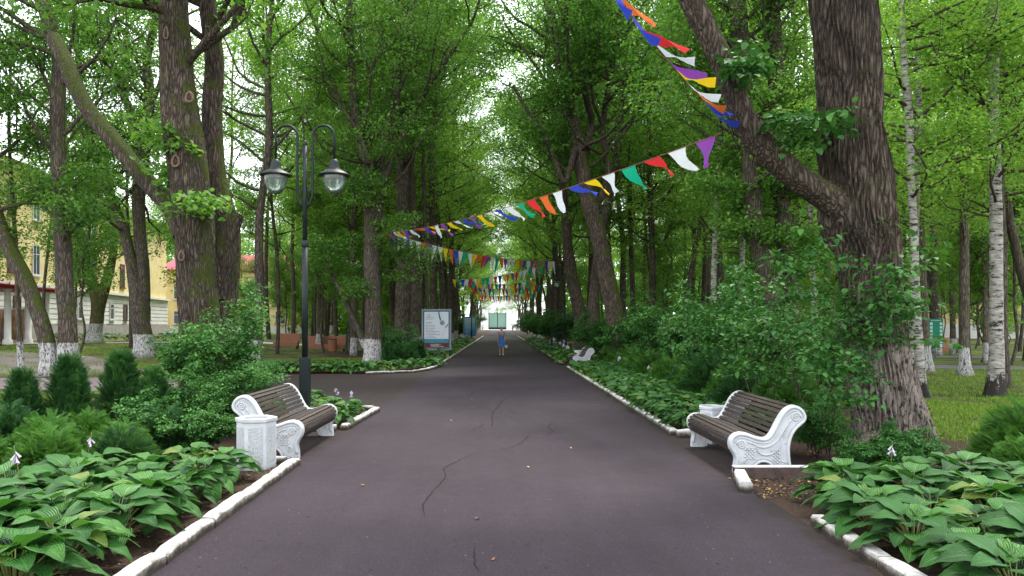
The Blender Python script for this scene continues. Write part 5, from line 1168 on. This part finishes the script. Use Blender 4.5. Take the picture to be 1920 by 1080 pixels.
    mb.build('eye', BLACK, root, True); mb = MB(); mb.box((0, -.112 * s, 1.54 * s), (.022 * s, .03 * s, .04 * s)); mb.build('nose', SKIN, root, bevel=.006)
    mb = MB(); mb.box((0, -.10 * s, 1.505 * s), (.045 * s, .012 * s, .012 * s)); mb.build('mouth', M('lips', (.35, .09, .08), .5), root)
    return root
DEN = mottled('blue_denim', (.03, .10, .28), (.06, .17, .40), 14, .8, .2); BEI = mottled('patterned_beige_cloth', (.16, .13, .13), (.34, .30, .30), 24, .9, .1)
HBR = M('auburn_hair', (.16, .055, .03), .6); HDK = M('dark_hair', (.02, .015, .012), .6); SND = M('cream_sandal', (.55, .48, .42), .6)
wmn = person('person', .10, 44.0, R(4), 1.60, 'woman in beige top and blue skirt walking on the middle of the path', BEI, DEN, HBR, True, (.1, -.05), .10, SND)
hb = empty('handbag', (.10 + .26, 43.92, .42), 0, 'small pale blue and grey bag held in the hand of the walking woman', 'bag')
mb = MB(); mb.box((0, 0, .08), (.15, .08, .18)); mb.build('bag_body', M('pale_bag', (.30, .42, .50), .6), hb, bevel=.02)
mb = MB(); mb.tube([(-.05, 0, .16), (-.04, 0, .26), (0, 0, .30), (.04, 0, .26), (.05, 0, .16)], .008, 6); mb.build('handle', BLACK, hb, True)
person('person', -32.0, 52.3, R(160), 1.70, 'person in a white shirt and dark red trousers walking away beside the building panel', M('white_shirt', (.7, .7, .7), .8), M('dark_red_trousers', (.32, .015, .04), .8), HDK, False, (.1, -.1), .22, BLACK)
person('person', -5.0, 225, R(0), 1.7, 'tiny distant person in pale clothes left of the entrance gate', M('pale_shirt', (.5, .48, .52), .8), M('lilac_trousers', (.30, .25, .35), .8), HDK)
person('person', 3.6, 215, R(20), 1.7, 'tiny distant person in dark blue right of the entrance gate', M('navy_shirt', (.03, .04, .12), .8), M('black_trousers', (.02, .02, .03), .8), HDK)
person('person', 4.6, 214, R(-20), 1.6, 'tiny distant person in white right of the entrance gate, rightmost of the two', M('bright_shirt', (.7, .7, .72), .8), M('grey_trousers', (.2, .2, .22), .8), HDK)
# ------------------------------------------------------------------ fallen leaves and mulch
rg = np.random.RandomState(21); YL = [M('fallen_leaf_yellow', (.45, .27, .04), .7), M('fallen_leaf_brown', (.22, .09, .03), .8), M('fallen_leaf_green', (.12, .22, .04), .7)]
lme = None
fl_px = [(1071, 842, 0), (895, 975, 1), (990, 878, 0), (885, 750, 2), (925, 1052, 1), (680, 912, 1), (846, 790, 2), (1120, 760, 0)]
fl = [(G(a, b)[0], G(a, b)[1], c) for a, b, c in fl_px] + [(rg.uniform(2.7, 4.0), rg.uniform(7.7, 8.5), rg.randint(0, 2)) for _ in range(26)]
FLM = {}
for x, y, c in fl:
    if c not in FLM:
        me = fast_mesh('fallen_leaf', LEAF_V * np.array([1.1, 1, 1]) - np.array([0, .5, 0]), LEAF_F, False); me.materials.append(YL[c]); FLM[c] = me
    o = bpy.data.objects.new('fallen_leaf', FLM[c]); COL.objects.link(o); s = rg.uniform(.035, .06); o.scale = (s, s, s); o.location = (x, y, .018); o.rotation_euler = (rg.normal(0, .2), rg.normal(0, .2), rg.rand() * 6.28)
    tag(o, 'small %s fallen leaf lying on the %s' % (('yellow', 'brown', 'green')[c], 'dark asphalt' if x < 2.6 else 'bare soil in front of the right bench'), 'leaf', '%s fallen leaves on the %s' % (('yellow', 'brown', 'green')[c], 'asphalt' if x < 2.6 else 'soil'))
n = 2600; C = np.stack([rg.uniform(-1, 1, n), rg.uniform(-1, 1, n), np.zeros(n)], 1)
reg = rg.randint(0, 3, n); C[:, 0] = np.where(reg == 0, 3.4 + C[:, 0] * .85, np.where(reg == 1, 4.4 + C[:, 0] * 1.2, -3.3 + C[:, 0] * .7)); C[:, 1] = np.where(reg == 0, 8.05 + C[:, 1] * .5, np.where(reg == 1, 9.4 + C[:, 1] * 1.2, 7 + C[:, 1] * 2.4)); C[:, 2] = .012
ok = ~((reg == 1) & (C[:, 0] < 3.95)); C = C[ok]; n = len(C); a = rg.rand(n) * 6.28
V, Q, r_, _ = place(LEAF_V, LEAF_F, C, np.stack([np.cos(a), np.sin(a), rg.normal(0, .2, n)], 1), np.array([0, 0, 1.0]) + rg.normal(0, .3, (n, 3)), rg.uniform(.015, .045, n), rnd=rg.rand(n))
ml = M('mulch_litter', (.1, .06, .04), .9); at = N(ml, 'Attribute', attribute_name='rnd'); L(ml, ramp(ml, at.outputs['Fac'], [(.2, (.03, .018, .012)), (.7, (.12, .07, .04)), (.97, (.32, .20, .07))]), BS(ml).inputs['Base Color'])
tag(obj('leaf_litter', fast_mesh('leaf_litter', V, Q, False, r_), ml), 'brown leaf litter and bark chips lying on the bare soil', 'litter', kind='stuff')
for o in list(bpy.data.objects):
    if '_n' in o:
        if o['_n'] == 0:
            def kill(q):
                for c in KIDS.get(q.name, []): kill(c)
                bpy.data.objects.remove(q)
            kill(o)
        else: del o['_n']
